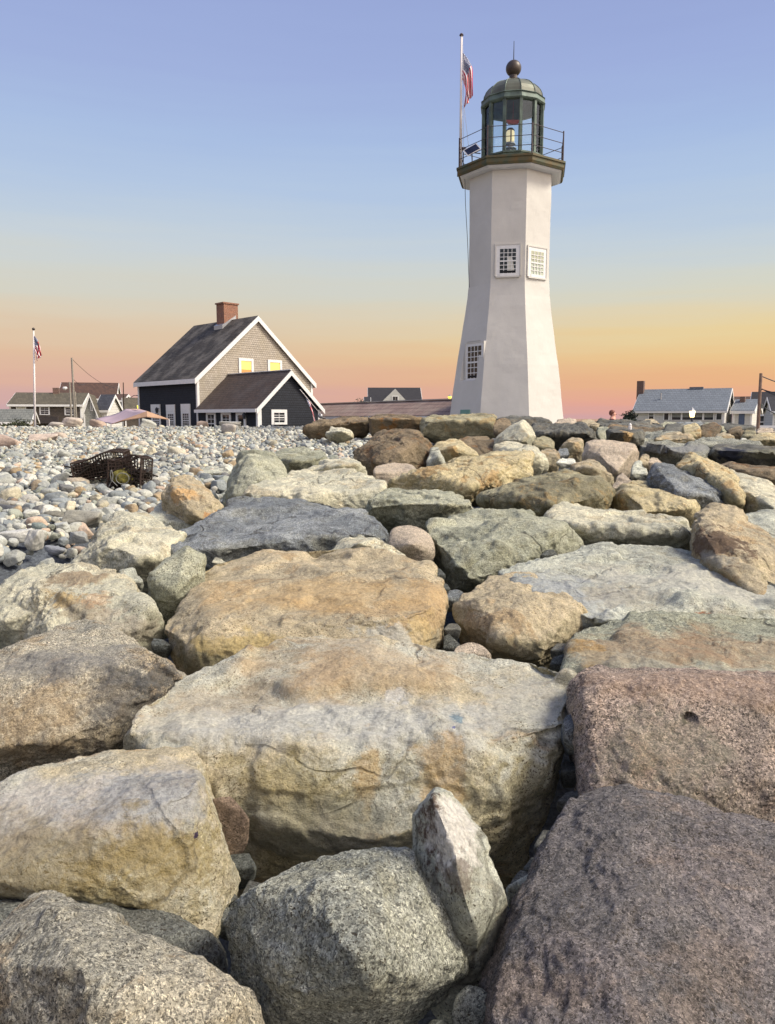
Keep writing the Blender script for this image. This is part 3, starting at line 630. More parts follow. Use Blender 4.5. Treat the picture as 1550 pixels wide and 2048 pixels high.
    rock("streaked cream boulder sloping down to a point", 'ochre',
         [(1219, 1012), (1225, 993), (1257, 963), (1290, 962), (1315, 971), (1351, 989), (1409, 1014), (1390, 1050), (1315, 1060), (1235, 1045)],
         [(1245, 985, 8.1), (1300, 985, 8.0), (1370, 1012, 7.6), (1280, 1020, 7.6)], Yb=9.8, Yf=8, ry=1000, lvl=7, p=28, chips=9, H=.4)
    rock("long flat-topped grey-tan slab with an orange lower lip", 'pale',
         [(1097, 1037), (1104, 1015), (1120, 1006), (1163, 1010), (1221, 1021), (1279, 1029), (1387, 1036), (1400, 1060), (1380, 1095), (1333, 1110), (1192, 1120), (1130, 1090)],
         [(1115, 1045, 6.4), (1190, 1060, 6.2), (1280, 1062, 6.15), (1370, 1062, 6.2)], Yb=7.7, Yf=6.3, ry=1058, lvl=7, p=26, chips=8, H=.5)
    rock("grey-green block with a whitish flat top, next to the round pink stone", 'greygreen',
         [(845, 1057), (870, 1040), (950, 1024), (1000, 1014), (1040, 1017), (1090, 1034), (1102, 1050), (1135, 1061), (1153, 1085), (1150, 1105), (1000, 1170), (910, 1215), (880, 1165), (868, 1110)],
         [(870, 1062, 6.1), (960, 1062, 5.95), (1060, 1070, 5.85), (1120, 1078, 5.9), (940, 1150, 5.4)], Yb=7.6, Yf=6, ry=1062, lvl=7, p=28, chips=8, H=.6)
    rock("smooth round pinkish stone wedged between the slate-blue slab and the grey-green block", 'pink',
         [(774, 1080), (784, 1052), (810, 1046), (846, 1053), (870, 1078), (874, 1108), (862, 1134), (815, 1130), (778, 1105)],
         [(825, 1085, 5.6)], Yb=6.3, Yf=5.75, ry=1100, lvl=7, p=9, chips=0, ledge=.1, rough=.4, H=.3)
    rock("cream rock with a low pointed top behind the tan slab-like block", 'pale',
         [(650, 1112), (680, 1075), (720, 1067), (760, 1080), (815, 1116), (780, 1150), (680, 1150)], [(720, 1085, 5.4)], Yb=6.0, Yf=5.45, lvl=6, p=24, H=.4)
    o = rock("widest pale grey slab, its smooth top sloping down to the edge of the view", 'palegrey',
         [(983, 1142), (1000, 1120), (1080, 1107), (1160, 1101), (1270, 1094), (1370, 1096), (1410, 1109), (1470, 1149), (1560, 1192), (1680, 1220, 4.1), (1680, 1300, 3.9), (1170, 1290), (1060, 1260), (1000, 1180)],
         [(1040, 1170, 4.5), (1170, 1240, 4.02), (1300, 1238, 4.0), (1560, 1240, 3.98)], Yb=5.9, Yf=4.1, ry=1235, lvl=8, p=30, chips=7, ledge=.9, rough=.8, H=.5)
    dress(o, 'palegrey', [(1120, 1160, (.5, .5, .2), (168, 172, 174), .7, .6), (1400, 1150, (.7, .6, .2), (204, 200, 184), .7, .6), (1400, 1215, (.1, .06, .02), (170, 104, 66), .8), (1250, 1180, (.3, .3, .12), (190, 180, 156), .5)])
    rock("rounded cream-tan boulder with a stepped top, beside the dark hole", 'tan',
         [(902, 1243), (917, 1197), (940, 1169), (976, 1147), (1022, 1140), (1076, 1144), (1104, 1169), (1144, 1192), (1168, 1220), (1168, 1243), (1146, 1262), (1136, 1299), (1103, 1345), (1000, 1350), (925, 1290)],
         [(960, 1200, 4.1), (1060, 1200, 4.05), (1110, 1225, 4.0), (1000, 1280, 3.75), (1080, 1300, 3.72)], Yb=4.9, Yf=4.1, ry=1215, lvl=7, p=20, chips=7, ledge=1.2, rough=.8, H=.5)
    o = rock("long slab streaked rust-brown and green-grey, above the drill-holed granite", 'greygreen',
         [(1134, 1262), (1166, 1246), (1302, 1233), (1400, 1234), (1560, 1235), (1700, 1250, 3.9), (1700, 1450, 3.2), (1180, 1450, 3.2), (1130, 1352), (1127, 1310)],
         [(1160, 1272, 3.55), (1184, 1342, 3.22), (1320, 1350, 3.14), (1400, 1362, 3.1), (1560, 1352, 3.12)], Yb=4.05, Yf=3.15, ry=1350, lvl=8, p=34, chips=4, ledge=1.0, rough=.7, H=.5)
    dress(o, 'greygreen', [(1290, 1275, (.5, .5, .06), (170, 136, 104), .5, .6), (1480, 1290, (.45, .5, .06), (168, 134, 102), .5, .6), (1180, 1290, (.1, .2, .14), (184, 146, 84), .6), (1400, 1330, (.7, .1, .05), (186, 184, 166), .6), (1250, 1310, (.3, .2, .08), (182, 176, 156), .5)])
    o = rock("tan boulder with a shaded broken face coloured dark brown, beside the widest slab", 'tan',
         [(1383, 1085), (1390, 1035), (1402, 1022), (1430, 1009), (1460, 1014), (1490, 1035), (1520, 1072), (1570, 1105), (1650, 1150, 5.2), (1650, 1260, 4.6), (1550, 1230, 4.5), (1496, 1165), (1449, 1135), (1400, 1120)],
         [(1392, 1042, 5.55), (1470, 1100, 5.0), (1445, 1130, 4.85), (1500, 1120, 4.9)], Yb=6.5, Yf=5.2, ry=1120, lvl=7, p=40, chips=6, H=.4)
    dress(o, 'tan', [(1415, 1068, (.34, .5, .16), (104, 84, 68), .9, .25), (1405, 1105, (.16, .3, .05), (170, 164, 148), .7)])  # the dark brown patch paints the shade of the front facet
    rock("grey-white rock at the edge behind the tan boulder with the broken face", 'palegrey',
         [(1478, 1035), (1500, 1024), (1560, 1022), (1640, 1040, 6.8), (1640, 1130, 5.8), (1520, 1100)], [], Yb=7.4, Yf=6.2, lvl=6, H=.4)
    rock("dark blue-black pointed boulder in front of the curved cream one", 'slate',
         [(1292, 966), (1311, 931), (1348, 932), (1387, 957), (1456, 987), (1488, 1022), (1460, 1040), (1400, 1035), (1350, 1010)],
         [(1318, 940, 8.9), (1362, 990, 8.2), (1400, 990, 8.3)], Yb=10, Yf=8.4, ry=1000, lvl=7, p=40, chips=5, H=.4)
    rock("curved cream boulder with a hooked top, near the large grey slabs", 'ochre',
         [(1350, 935), (1364, 916), (1380, 904), (1405, 913), (1424, 935), (1462, 942), (1487, 962), (1494, 1003), (1492, 1035), (1440, 1020), (1380, 960)],
         [(1400, 930, 9.2), (1460, 960, 8.7), (1480, 1000, 8.2)], Yb=10.8, Yf=8.9, ry=985, lvl=7, p=20, chips=8, ledge=1.2, H=.4)
    rock("pale cream boulder at the edge, sloping down behind the hooked one", 'pale',
         [(1458, 942), (1496, 953), (1510, 968), (1560, 988), (1640, 1020, 8.5), (1640, 1080, 7.4), (1500, 1050), (1485, 990)], [(1500, 990, 8.4)], Yb=10.2, Yf=8.6, lvl=6, p=20, H=.4)
    o = rock("broad weathered grey slab sloping down from the crest", 'granite',
         [(1266, 884), (1300, 868), (1353, 872), (1420, 888), (1424, 905), (1400, 922), (1351, 938), (1300, 915), (1280, 900)],
         [(1285, 893, 12.4), (1350, 910, 11.9), (1400, 908, 12)], Yb=17.5, Yf=12.3, ry=905, lvl=7, p=30, chips=6, ledge=1.4, H=.5)
    dress(o, 'granite', [(1330, 885, (1.6, 2.5, .1), (150, 150, 150), .7, .6)])
    o = rock("square-ended block, dark green-grey with a pale broken end", 'greygreen',
         [(1214, 862), (1225, 855), (1262, 857), (1288, 863), (1287, 884), (1258, 890), (1216, 880)], [(1222, 866, 13.2), (1260, 866, 12.9)], Yb=15.2, Yf=13.2, ry=868, lvl=6, p=50, chips=2, ledge=.6, H=.4)
    dress(o, 'dark', [(1274, 876, (.10, .5, .3), (208, 176, 126), .95, .2)])
    rock("small dark stone beside the drum-shaped pale end block", 'dark', [(1325, 868), (1335, 848), (1368, 846), (1372, 872), (1340, 872)], [], Yb=17.5, Yf=16, lvl=5, p=30, H=.4)
    rock("squarish pale ochre boulder lit at the crest", 'ochre', [(1366, 868), (1369, 849), (1392, 847), (1401, 858), (1402, 874), (1385, 876)], [], Yb=16.5, Yf=15.2, lvl=6, p=30, H=.4)
    rock("flat tan boulder lying below the squarish ochre one", 'tan', [(1308, 880), (1330, 866), (1368, 865), (1388, 876), (1390, 890), (1340, 888)], [], Yb=16, Yf=14, lvl=6, p=26, H=.3)
    rock("reddish-brown sloping boulder beside the squarish ochre one", 'brown', [(1399, 868), (1402, 850), (1420, 846), (1440, 856), (1433, 876), (1415, 876)], [], Yb=17, Yf=15.5, lvl=6, p=34, H=.4)
    rock("grey ragged boulder under the small house wing", 'greygreen', [(1404, 850), (1414, 844), (1430, 848), (1448, 856), (1462, 872), (1440, 872)], [], Yb=19.5, Yf=17.8, lvl=6, p=26, H=.4, ledge=1.5)
    rock("sandy-coloured flat boulder under the reddish-brown one", 'tan', [(1430, 872), (1446, 864), (1468, 872), (1470, 884), (1440, 884)], [], Yb=15.4, Yf=14.4, lvl=5, p=26, H=.3)
    rock("round mossy brown boulder below the house wing", 'brown', [(1455, 866), (1462, 856), (1480, 853), (1490, 862), (1482, 874), (1462, 876)], [], Yb=17.5, Yf=16.5, lvl=5, p=14, H=.3)
    rock("round brown boulder at the foot of the utility pole", 'olive', [(1485, 872), (1492, 861), (1508, 860), (1514, 870), (1502, 880), (1490, 880)], [], Yb=15.8, Yf=15, lvl=5, p=14, H=.3)
    rock("white pointed stone leaning among the crest boulders", 'white', [(1480, 890), (1484, 874), (1494, 876), (1504, 892), (1494, 896)], [], Yb=14, Yf=13.4, lvl=5, p=30, H=.2)
    rock("yellow-tan boulder at the right edge of the crest", 'ochre', [(1496, 885), (1512, 868), (1550, 866), (1600, 872), (1600, 900), (1520, 898)], [(1540, 878, 13.6)], Yb=15.2, Yf=13.8, lvl=6, p=20, H=.4)
    rock("pinkish boulder behind the pole at the crest", 'pink', [(1512, 866), (1520, 855), (1540, 857), (1560, 864), (1545, 872)], [], Yb=18, Yf=16.8, lvl=5, p=18, H=.3)
    rock("thin grey ledge of stone above the dark-ended slab", 'granite', [(1388, 884), (1410, 874), (1470, 880), (1530, 892), (1500, 902), (1420, 896)], [], Yb=15, Yf=12.9, lvl=6, p=26, H=.3)
    o = rock("long grey slab with a blue-black broken end", 'greygreen', [(1422, 898), (1430, 890), (1480, 892), (1560, 900), (1640, 905, 12.6), (1640, 930, 12), (1550, 928), (1440, 922), (1422, 912)],
         [(1430, 900, 12), (1550, 908, 11.7)], Yb=13.4, Yf=11.9, ry=906, lvl=6, p=40, ledge=1.2, H=.4)
    dress(o, 'dark', [(1450, 910, (.22, .5, .3), (54, 58, 72), .95, .25), (1540, 904, (.6, .8, .1), (140, 138, 116), .7)])
    rock("olive-brown slab at the edge, under the one with the blue-black end", 'brown', [(1430, 932), (1450, 926), (1560, 934), (1660, 945, 10.4), (1660, 985, 9.8), (1550, 978), (1496, 970)], [(1500, 945, 10.3), (1560, 948, 10.2)], Yb=11.4, Yf=10.3, lvl=6, p=34, H=.4)
    rock("tan stone in the gap behind the tilted pinkish slab", 'tan', [(1276, 925), (1285, 906), (1296, 908), (1302, 930), (1290, 935)], [], Yb=12.6, Yf=12, lvl=5, H=.3)
    rock("pale peach stone resting above the dark pointed boulder", 'pink', [(1296, 925), (1302, 914), (1316, 917), (1328, 930), (1310, 936)], [], Yb=12, Yf=11.6, lvl=5, p=16, H=.2)
    rock("grey splintered rock leaning beside the tilted pinkish slab", 'palegrey', [(1262, 945), (1268, 922), (1282, 920), (1300, 950), (1292, 966), (1272, 962)], [], Yb=10.6, Yf=10, lvl=5, p=40, H=.2)
    rock("small smooth white oval stone below the tan boulder with the brown hollow", 'white', [(1112, 925), (1124, 914), (1150, 918), (1152, 928), (1125, 934)], [], Yb=11.6, Yf=11.2, lvl=5, p=10, chips=0, H=.1, name='rock', cat='rock', group='small rocks between the boulders')
    rock("blue-grey oval stone beside the tan boulders below the crest", 'slate', [(1112, 912), (1118, 898), (1135, 894), (1140, 908), (1128, 918)], [], Yb=12.4, Yf=12, lvl=5, p=12, chips=0, H=.2, name='rock', cat='rock', group='small rocks between the boulders')
    # --- crest row before the lighthouse
    rock("long low mossy block of the crest, in front of the shingled passage", 'brown', [(600, 866), (612, 850), (640, 840), (700, 833), (739, 833), (741, 868), (690, 872), (640, 876)], [(615, 856, 23.6), (700, 845, 23.6), (735, 843, 23.7)], Yb=26, Yf=23.8, ry=850, lvl=6, p=34, ledge=1.4, H=.5)
    o = rock("rust-orange block of the crest with a grey streak, in front of the shingled passage", 'brown', [(736, 836), (750, 828), (790, 829), (843, 834), (848, 868), (800, 880), (745, 876)], [(742, 838, 22.6), (843, 840, 22.6)], Yb=24.4, Yf=22.7, ry=838, lvl=6, p=34, H=.5)
    dress(o, 'brown', [(765, 850, (.35, .6, .5), (156, 112, 62), .8, .5), (782, 842, (.15, .5, .4), (120, 122, 112), .7), (820, 850, (.4, .5, .4), (156, 134, 100), .6)])
    rock("longest crest block with wavy pale veins, at the foot of the lighthouse", 'olive', [(840, 842), (862, 832), (960, 829), (990, 836), (990, 878), (920, 884), (845, 880)], [(846, 846, 21.2), (920, 842, 21.2), (985, 844, 21.2)], Yb=23, Yf=21.3, ry=846, lvl=6, p=34, ledge=2, rough=1.3, H=.5)
    rock("rounded brown stone at the joint of the two crest blocks", 'brown', [(984, 862), (990, 842), (1005, 836), (1022, 842), (1026, 862), (1000, 876)], [], Yb=20.6, Yf=19.4, lvl=5, p=14, H=.4)
    rock("dark flat crest stone under the lit lighthouse face", 'dark', [(985, 838), (1030, 830), (1075, 834), (1110, 840), (1100, 856), (1020, 856)], [], Yb=23, Yf=20.8, lvl=6, p=30, ledge=1.4, H=.4)
    rock("pale angular block lying alone on the cobbles near the crest", 'pale', [(652, 866), (662, 854), (680, 852), (704, 864), (708, 876), (680, 880), (655, 878)], [(684, 862, 20.5)], Yb=22.5, Yf=21, lvl=5, p=36, H=.3)
    rock("smooth peach stone on the crest beyond the dark ledge", 'pink', [(1108, 848), (1118, 838), (1142, 837), (1154, 843), (1152, 852), (1115, 854)], [], Yb=21.5, Yf=20, lvl=5, p=14, H=.3)
    rock("tan flattened stone at the crest under the open sky", 'tan', [(1158, 852), (1164, 842), (1182, 839), (1198, 848), (1192, 858)], [], Yb=21, Yf=19.4, lvl=5, p=16, H=.3)
    rock("grey-green squarish stone at the end of the dark ledge", 'greygreen', [(1194, 866), (1196, 852), (1212, 851), (1218, 862), (1212, 880), (1198, 880)], [], Yb=17.4, Yf=16.2, lvl=5, p=34, H=.4)
    rock("dark long stone at the crest in front of the walking person", 'dark', [(1190, 846), (1205, 840), (1250, 840), (1300, 844), (1330, 852), (1280, 862), (1210, 856)], [], Yb=23, Yf=19.6, lvl=6, p=26, ledge=1.5, H=.4)
    rock("peach-coloured low stone at the crest below the white house", 'tan', [(1280, 848), (1290, 839), (1304, 838), (1320, 846), (1310, 854), (1288, 854)], [], Yb=22, Yf=21, lvl=5, p=16, H=.3)
    rock("mixed grey stone on the crest below the long porch windows", 'greygreen', [(1316, 852), (1330, 843), (1352, 844), (1360, 854), (1340, 860)], [], Yb=21.5, Yf=20.5, lvl=5, p=20, H=.3)
    rock("flat grey crest stone below the white house's corner", 'slate', [(1348, 850), (1360, 843), (1400, 843), (1412, 850), (1390, 856)], [], Yb=22, Yf=20.5, lvl=5, p=26, H=.3)
    rock("brownish ledge stone with pale streaks behind the square-ended block", 'brown', [(1210, 858), (1240, 850), (1330, 858), (1380, 868), (1330, 874), (1270, 868)], [], Yb=19, Yf=16.6, lvl=6, p=30, ledge=1.5, H=.3)
    rock("dark crest stone beside the small wing's door", 'dark', [(1440, 852), (1455, 846), (1490, 848), (1512, 854), (1500, 864), (1460, 862)], [], Yb=20.5, Yf=18.8, lvl=5, p=26, H=.3)
    # --- small stones in the gaps of the near boulders
    g2 = dict(name='rock', cat='rock', group='small rocks between the boulders')
    rock("rounded pink pebble in the joint behind the largest central block", 'pink', [(903, 1305), (912, 1292), (940, 1284), (968, 1290), (986, 1308), (985, 1330), (910, 1325)], [], Yb=3.75, Yf=3.62, lvl=5, p=8, chips=0, ledge=.1, rough=.3, H=.1, **g2)
    rock("small dark angular rock beside the tan slab-like block's corner", 'darkgranite', [(886, 1300), (888, 1270), (898, 1268), (922, 1290), (915, 1305)], [], Yb=3.95, Yf=3.8, lvl=5, p=30, H=.1, **g2)
    rock("blue-grey pebble deep in the gap beside the stepped cream-tan boulder", 'slate', [(893, 1195), (897, 1180), (915, 1178), (930, 1186), (918, 1206), (898, 1212)], [], Yb=4.7, Yf=4.55, lvl=5, p=12, chips=0, H=.1, **g2)
    rock("flat blue-green stone standing on edge beside the drill-holed granite", 'slate', [(1126, 1440), (1134, 1428), (1152, 1426), (1160, 1450), (1158, 1495), (1142, 1490), (1130, 1470)], [], Yb=2.7, Yf=2.62, lvl=6, p=14, chips=0, ledge=.1, rough=.3, H=.05, **g2)
    rock("reddish-brown flat shard wedged behind the pale block's edge", 'rust', [(424, 1594), (440, 1587), (462, 1590), (468, 1615), (482, 1628), (500, 1638), (480, 1680), (458, 1706), (440, 1690)], [], Yb=2.36, Yf=2.3, lvl=6, p=40, chips=2, ledge=.3, rough=.5, H=.1, thick=.2, **g2)
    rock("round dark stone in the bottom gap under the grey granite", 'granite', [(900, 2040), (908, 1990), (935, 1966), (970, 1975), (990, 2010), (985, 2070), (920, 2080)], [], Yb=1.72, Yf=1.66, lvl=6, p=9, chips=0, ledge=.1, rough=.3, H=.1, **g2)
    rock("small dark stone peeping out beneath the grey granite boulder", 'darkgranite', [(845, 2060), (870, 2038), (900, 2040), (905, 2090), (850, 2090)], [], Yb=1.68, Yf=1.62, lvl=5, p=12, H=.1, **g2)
    rock("small grey rock in the crevice beside the purplish boulder", 'palegrey', [(1015, 1775), (1040, 1758), (1078, 1740), (1085, 1760), (1050, 1792), (1020, 1800)], [], Yb=2.2, Yf=2.12, lvl=5, p=30, H=.1, **g2)
    rock("grey stone poking out beneath the tan slab-like block", 'darkgranite', [(306, 1318), (316, 1296), (330, 1300), (340, 1330), (325, 1345)], [], Yb=3.95, Yf=3.85, lvl=5, p=18, H=.1, **g2)
    rock("tiny cream stone on top of the tan slab-like block's far edge", 'pale', [(425, 1125), (430, 1114), (442, 1118), (452, 1126), (440, 1130)], [], Yb=5.6, Yf=5.45, lvl=5, p=30, H=.05, **g2)
    rock("grey slab lying almost flush among the cobbles", 'palegrey', [(396, 945), (405, 934), (440, 932), (470, 945), (462, 962), (410, 956)], [], Yb=14, Yf=12, lvl=5, p=34, H=.2)

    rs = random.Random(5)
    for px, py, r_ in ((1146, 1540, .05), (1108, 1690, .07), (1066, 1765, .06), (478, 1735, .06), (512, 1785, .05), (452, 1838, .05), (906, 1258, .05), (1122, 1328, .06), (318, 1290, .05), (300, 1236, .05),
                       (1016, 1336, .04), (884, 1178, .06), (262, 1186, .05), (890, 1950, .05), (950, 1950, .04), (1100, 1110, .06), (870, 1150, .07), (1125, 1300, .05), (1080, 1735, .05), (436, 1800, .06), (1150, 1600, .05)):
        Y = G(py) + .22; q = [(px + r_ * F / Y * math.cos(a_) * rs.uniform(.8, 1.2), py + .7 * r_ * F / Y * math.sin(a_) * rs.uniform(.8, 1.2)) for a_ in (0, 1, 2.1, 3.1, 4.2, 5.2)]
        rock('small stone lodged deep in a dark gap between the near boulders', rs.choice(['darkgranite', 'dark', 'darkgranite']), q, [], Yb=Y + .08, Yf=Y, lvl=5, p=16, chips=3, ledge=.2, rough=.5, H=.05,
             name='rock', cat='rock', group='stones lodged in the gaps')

def build_rocks_beyond():
    """the seawall goes on past both edges of the photo"""
    rs = random.Random(11); nrs = np.random.default_rng(4); keys = ['tan', 'pale', 'granite', 'greygreen', 'pinkgranite', 'palegrey', 'olive', 'darkgranite']
    spots = []
    for Y in (1.2, 2.3, 3.5, 4.8, 6.2, 7.8, 9.6, 11.8, 14.5, 17.5, 21):
        for k in range(4 if Y < 9 else 3): spots.append((.545 * Y + 1.12 + (1.25 if Y < 9 else 1.7) * k * rs.uniform(.9, 1.05) + rs.uniform(0, .12), Y + rs.uniform(-.15, .15), min(1.15, .80 + .025 * Y)))
    for Y in (1.6, 2.9, 4.0): 
        for k in range(2): spots.append((-.545 * Y - 1.05 - 1.35 * k, Y, .62))
    for x, Y, r_ in spots:
        sp = rs.uniform(.85, 1.1) * r_; pts = []
        for _ in range(11):
            v = nrs.normal(size=3); v /= np.linalg.norm(v); pts.append((v[0] * sp * 1.05, v[1] * sp * .95, v[2] * sp * .6))
        c, X, me0 = rock_from_points(pts, 6, 36, 2, int(x * 100 + Y * 7) % 997, .9, .8, .8)
        zt = float(np.interp(Y, [1, 3, 6, 10, 14, 20, 25], [-1.25, -1.05, -.9, -.75, -.5, -.25, -.15])) - X[:, 2].max()
        o = put_rock('boulder', X, me0, (x, Y, zt), RM[rs.choice(keys)]); tag(o, 'boulder of the seawall past the edge of the photographed view', 'boulder', 'boulders past the edge of the view')

# ------------------------------------------------------------------ ground
def build_ground():
    xs = np.concatenate([[-6000, -2500, -900, -300, -120, -60], np.arange(-30, 30.01, .4), [60, 120, 300, 900, 2500, 6000]])
    ys = np.concatenate([[-60, -20, -8, -3], np.arange(0, 44.01, .4), [50, 70, 100, 160, 300, 900, 2500, 8000]])
    XX, YY = np.meshgrid(xs, ys); Z = ground_z(XX, YY)
    n = np.stack([XX.ravel(), YY.ravel(), np.zeros(XX.size)], 1).astype(np.float32)
    Z = Z + (fbm(n * .45, 3) * .06).reshape(Z.shape) * (np.abs(XX) < 40)
    v = np.stack([XX, YY, Z], -1).reshape(-1, 3)
    nx = len(xs); f = [(j * nx + i, j * nx + i + 1, (j + 1) * nx + i + 1, (j + 1) * nx + i) for j in range(len(ys) - 1) for i in range(nx - 1)]
    me = bpy.data.meshes.new('ground'); me.from_pydata(v.tolist(), [], f); me.shade_smooth()
    m, t, b = new_mat('ground_gravel')
    tc_ = t.a('ShaderNodeTexCoord'); co = tc_.outputs['Object']
    n1 = t.noise(co, 1.3, 6, .6); vo = t.a('ShaderNodeTexVoronoi', {'Vector': co, 'Scale': 34})
    col = t.mix(t.ramp(n1, [(.4, 0.0), (.6, 1.0)]), lin((92, 98, 106)), lin((74, 78, 82)))
    s_ = t.a('ShaderNodeSeparateColor', {0: vo.outputs['Color']}).outputs[0]
    col = t.mix(.55, col, t.ramp(s_, [(0, (.45, .45, .45, 1)), (.5, (1, 1, 1, 1)), (1, (1.5, 1.5, 1.5, 1))]), 'MULTIPLY')
    sy = t.a('ShaderNodeSeparateXYZ', {0: co}).outputs[1]
    far = t.a('ShaderNodeMapRange', {'Value': sy, 'From Min': 41, 'From Max': 60}).outputs[0]
    col = t.mix(far, col, t.mix(t.ramp(t.noise(co, .05, 4, .6), [(.4, 0.0), (.6, 1.0)]), lin((92, 98, 62)), lin((120, 112, 92))))
    t.l.new(col, b.inputs['Base Color']); b.inputs['Roughness'].default_value = .95
    bp = t.a('ShaderNodeBump', {'Strength': .8, 'Distance': .02, 'Height': t.math('ADD', vo.outputs['Distance'], t.noise(co, 60, 4, .6))}); t.l.new(bp.outputs[0], b.inputs['Normal'])
    me.materials.append(m)
    o = bpy.data.objects.new('ground', me); COL.objects.link(o); tag(o, 'dark gravelly ground under the boulders and behind the crest', 'ground', kind='structure')
    # sea beyond the houses
    w = bpy.data.meshes.new('water'); w.from_pydata([(-11000, 420, -1.4), (11000, 420, -1.4), (11000, 11500, -1.4), (-11000, 11500, -1.4)], [], [(0, 1, 2, 3)])
    m, t, b = new_mat('harbour_water'); b.inputs['Base Color'].default_value = (.04, .06, .08, 1); b.inputs['Roughness'].default_value = .12
    bp = t.a('ShaderNodeBump', {'Strength': .3, 'Distance': .2, 'Height': t.noise(t.a('ShaderNodeTexCoord').outputs['Object'], .4, 5, .6)}); t.l.new(bp.outputs[0], b.inputs['Normal'])
    w.materials.append(m); o = bpy.data.objects.new('water', w); COL.objects.link(o); tag(o, 'calm harbour water far beyond the houses', 'water', kind='structure')

# ------------------------------------------------------------------ cobbles
PAL = [((184, 186, 180), 'mid-grey'), ((208, 208, 198), 'pale grey'), ((150, 156, 158), 'blue-grey'), ((210, 202, 178), 'cream'), ((206, 184, 164), 'peach'),
       ((168, 172, 160), 'greenish grey'), ((128, 128, 128), 'dark grey'), ((178, 158, 128), 'tan'), ((214, 212, 202), 'off-white'), ((146, 126, 110), 'brownish')]
PW = np.array([.24, .24, .15, .10, .04, .08, .05, .04, .05, .01]); PW /= PW.sum()
def cobble_mat(name, colour_node):
    m, t, b = new_mat(name)
    tc_ = t.a('ShaderNodeTexCoord'); co = tc_.outputs['Object']
    if colour_node == 'attr': base = t.a('ShaderNodeAttribute', attribute_name='tone').outputs[0]; sc_ = 1.0
    else: base = t.a('ShaderNodeObjectInfo').outputs['Color']; sc_ = .12
    n = t.noise(co, 30 * sc_, 5, .65); n2 = t.noise(co, 160 * sc_, 3, .6)
    col = t.mix(.7, base, t.ramp(n, [(.3, (.55, .54, .52, 1)), (.5, (1, 1, 1, 1)), (.7, (1.15, 1.14, 1.1, 1))]), 'MULTIPLY')
    col = t.mix(.6, col, t.ramp(n2, [(.36, (.5, .5, .5, 1)), (.5, (1, 1, 1, 1)), (.68, (1.25, 1.25, 1.25, 1))]), 'MULTIPLY')
    col = t.mix(1.0, col, (.81, .80, .765, 1), 'MULTIPLY'); t.l.new(col, b.inputs['Base Color']); b.inputs['Roughness'].default_value = .8; b.inputs['Specular IOR Level'].default_value = .3
    bp = t.a('ShaderNodeBump', {'Strength': .5, 'Distance': .006, 'Height': t.math('ADD', n, n2)}); t.l.new(bp.outputs[0], b.inputs['Normal'])
    return m
def cobble_shape(lvl, seed, ang=.0):
    rs = np.random.default_rng(seed); me0, U = ico(lvl)
    N = rs.normal(size=(9, 3)); N /= np.linalg.norm(N, axis=1, keepdims=True); D = rs.uniform(.78, 1.05, 9)
    N = np.concatenate([N, np.eye(3), -np.eye(3)]).astype(np.float32); D = np.concatenate([D, np.ones(6)]).astype(np.float32)
    p = 4.5 + ang * 12
    q = np.maximum(U @ N.T / D, 0); rr = 1 / ((q ** p).sum(1) ** (1 / p))
    X = U * rr[:, None]; X *= (1 + .07 * fbm(U * 1.6 + seed, 3))[:, None]
    X *= np.array([1, .78, .56 + .25 * rs.random()], dtype=np.float32)
    return X
def rotmat(rs, tilt=.35):
    a = rs.uniform(0, 2 * math.pi); b_ = rs.normal() * tilt; c_ = rs.normal() * tilt
    return np.array(Matrix.Rotation(a, 3, 'Z') @ Matrix.Rotation(b_, 3, 'X') @ Matrix.Rotation(c_, 3, 'Y'))
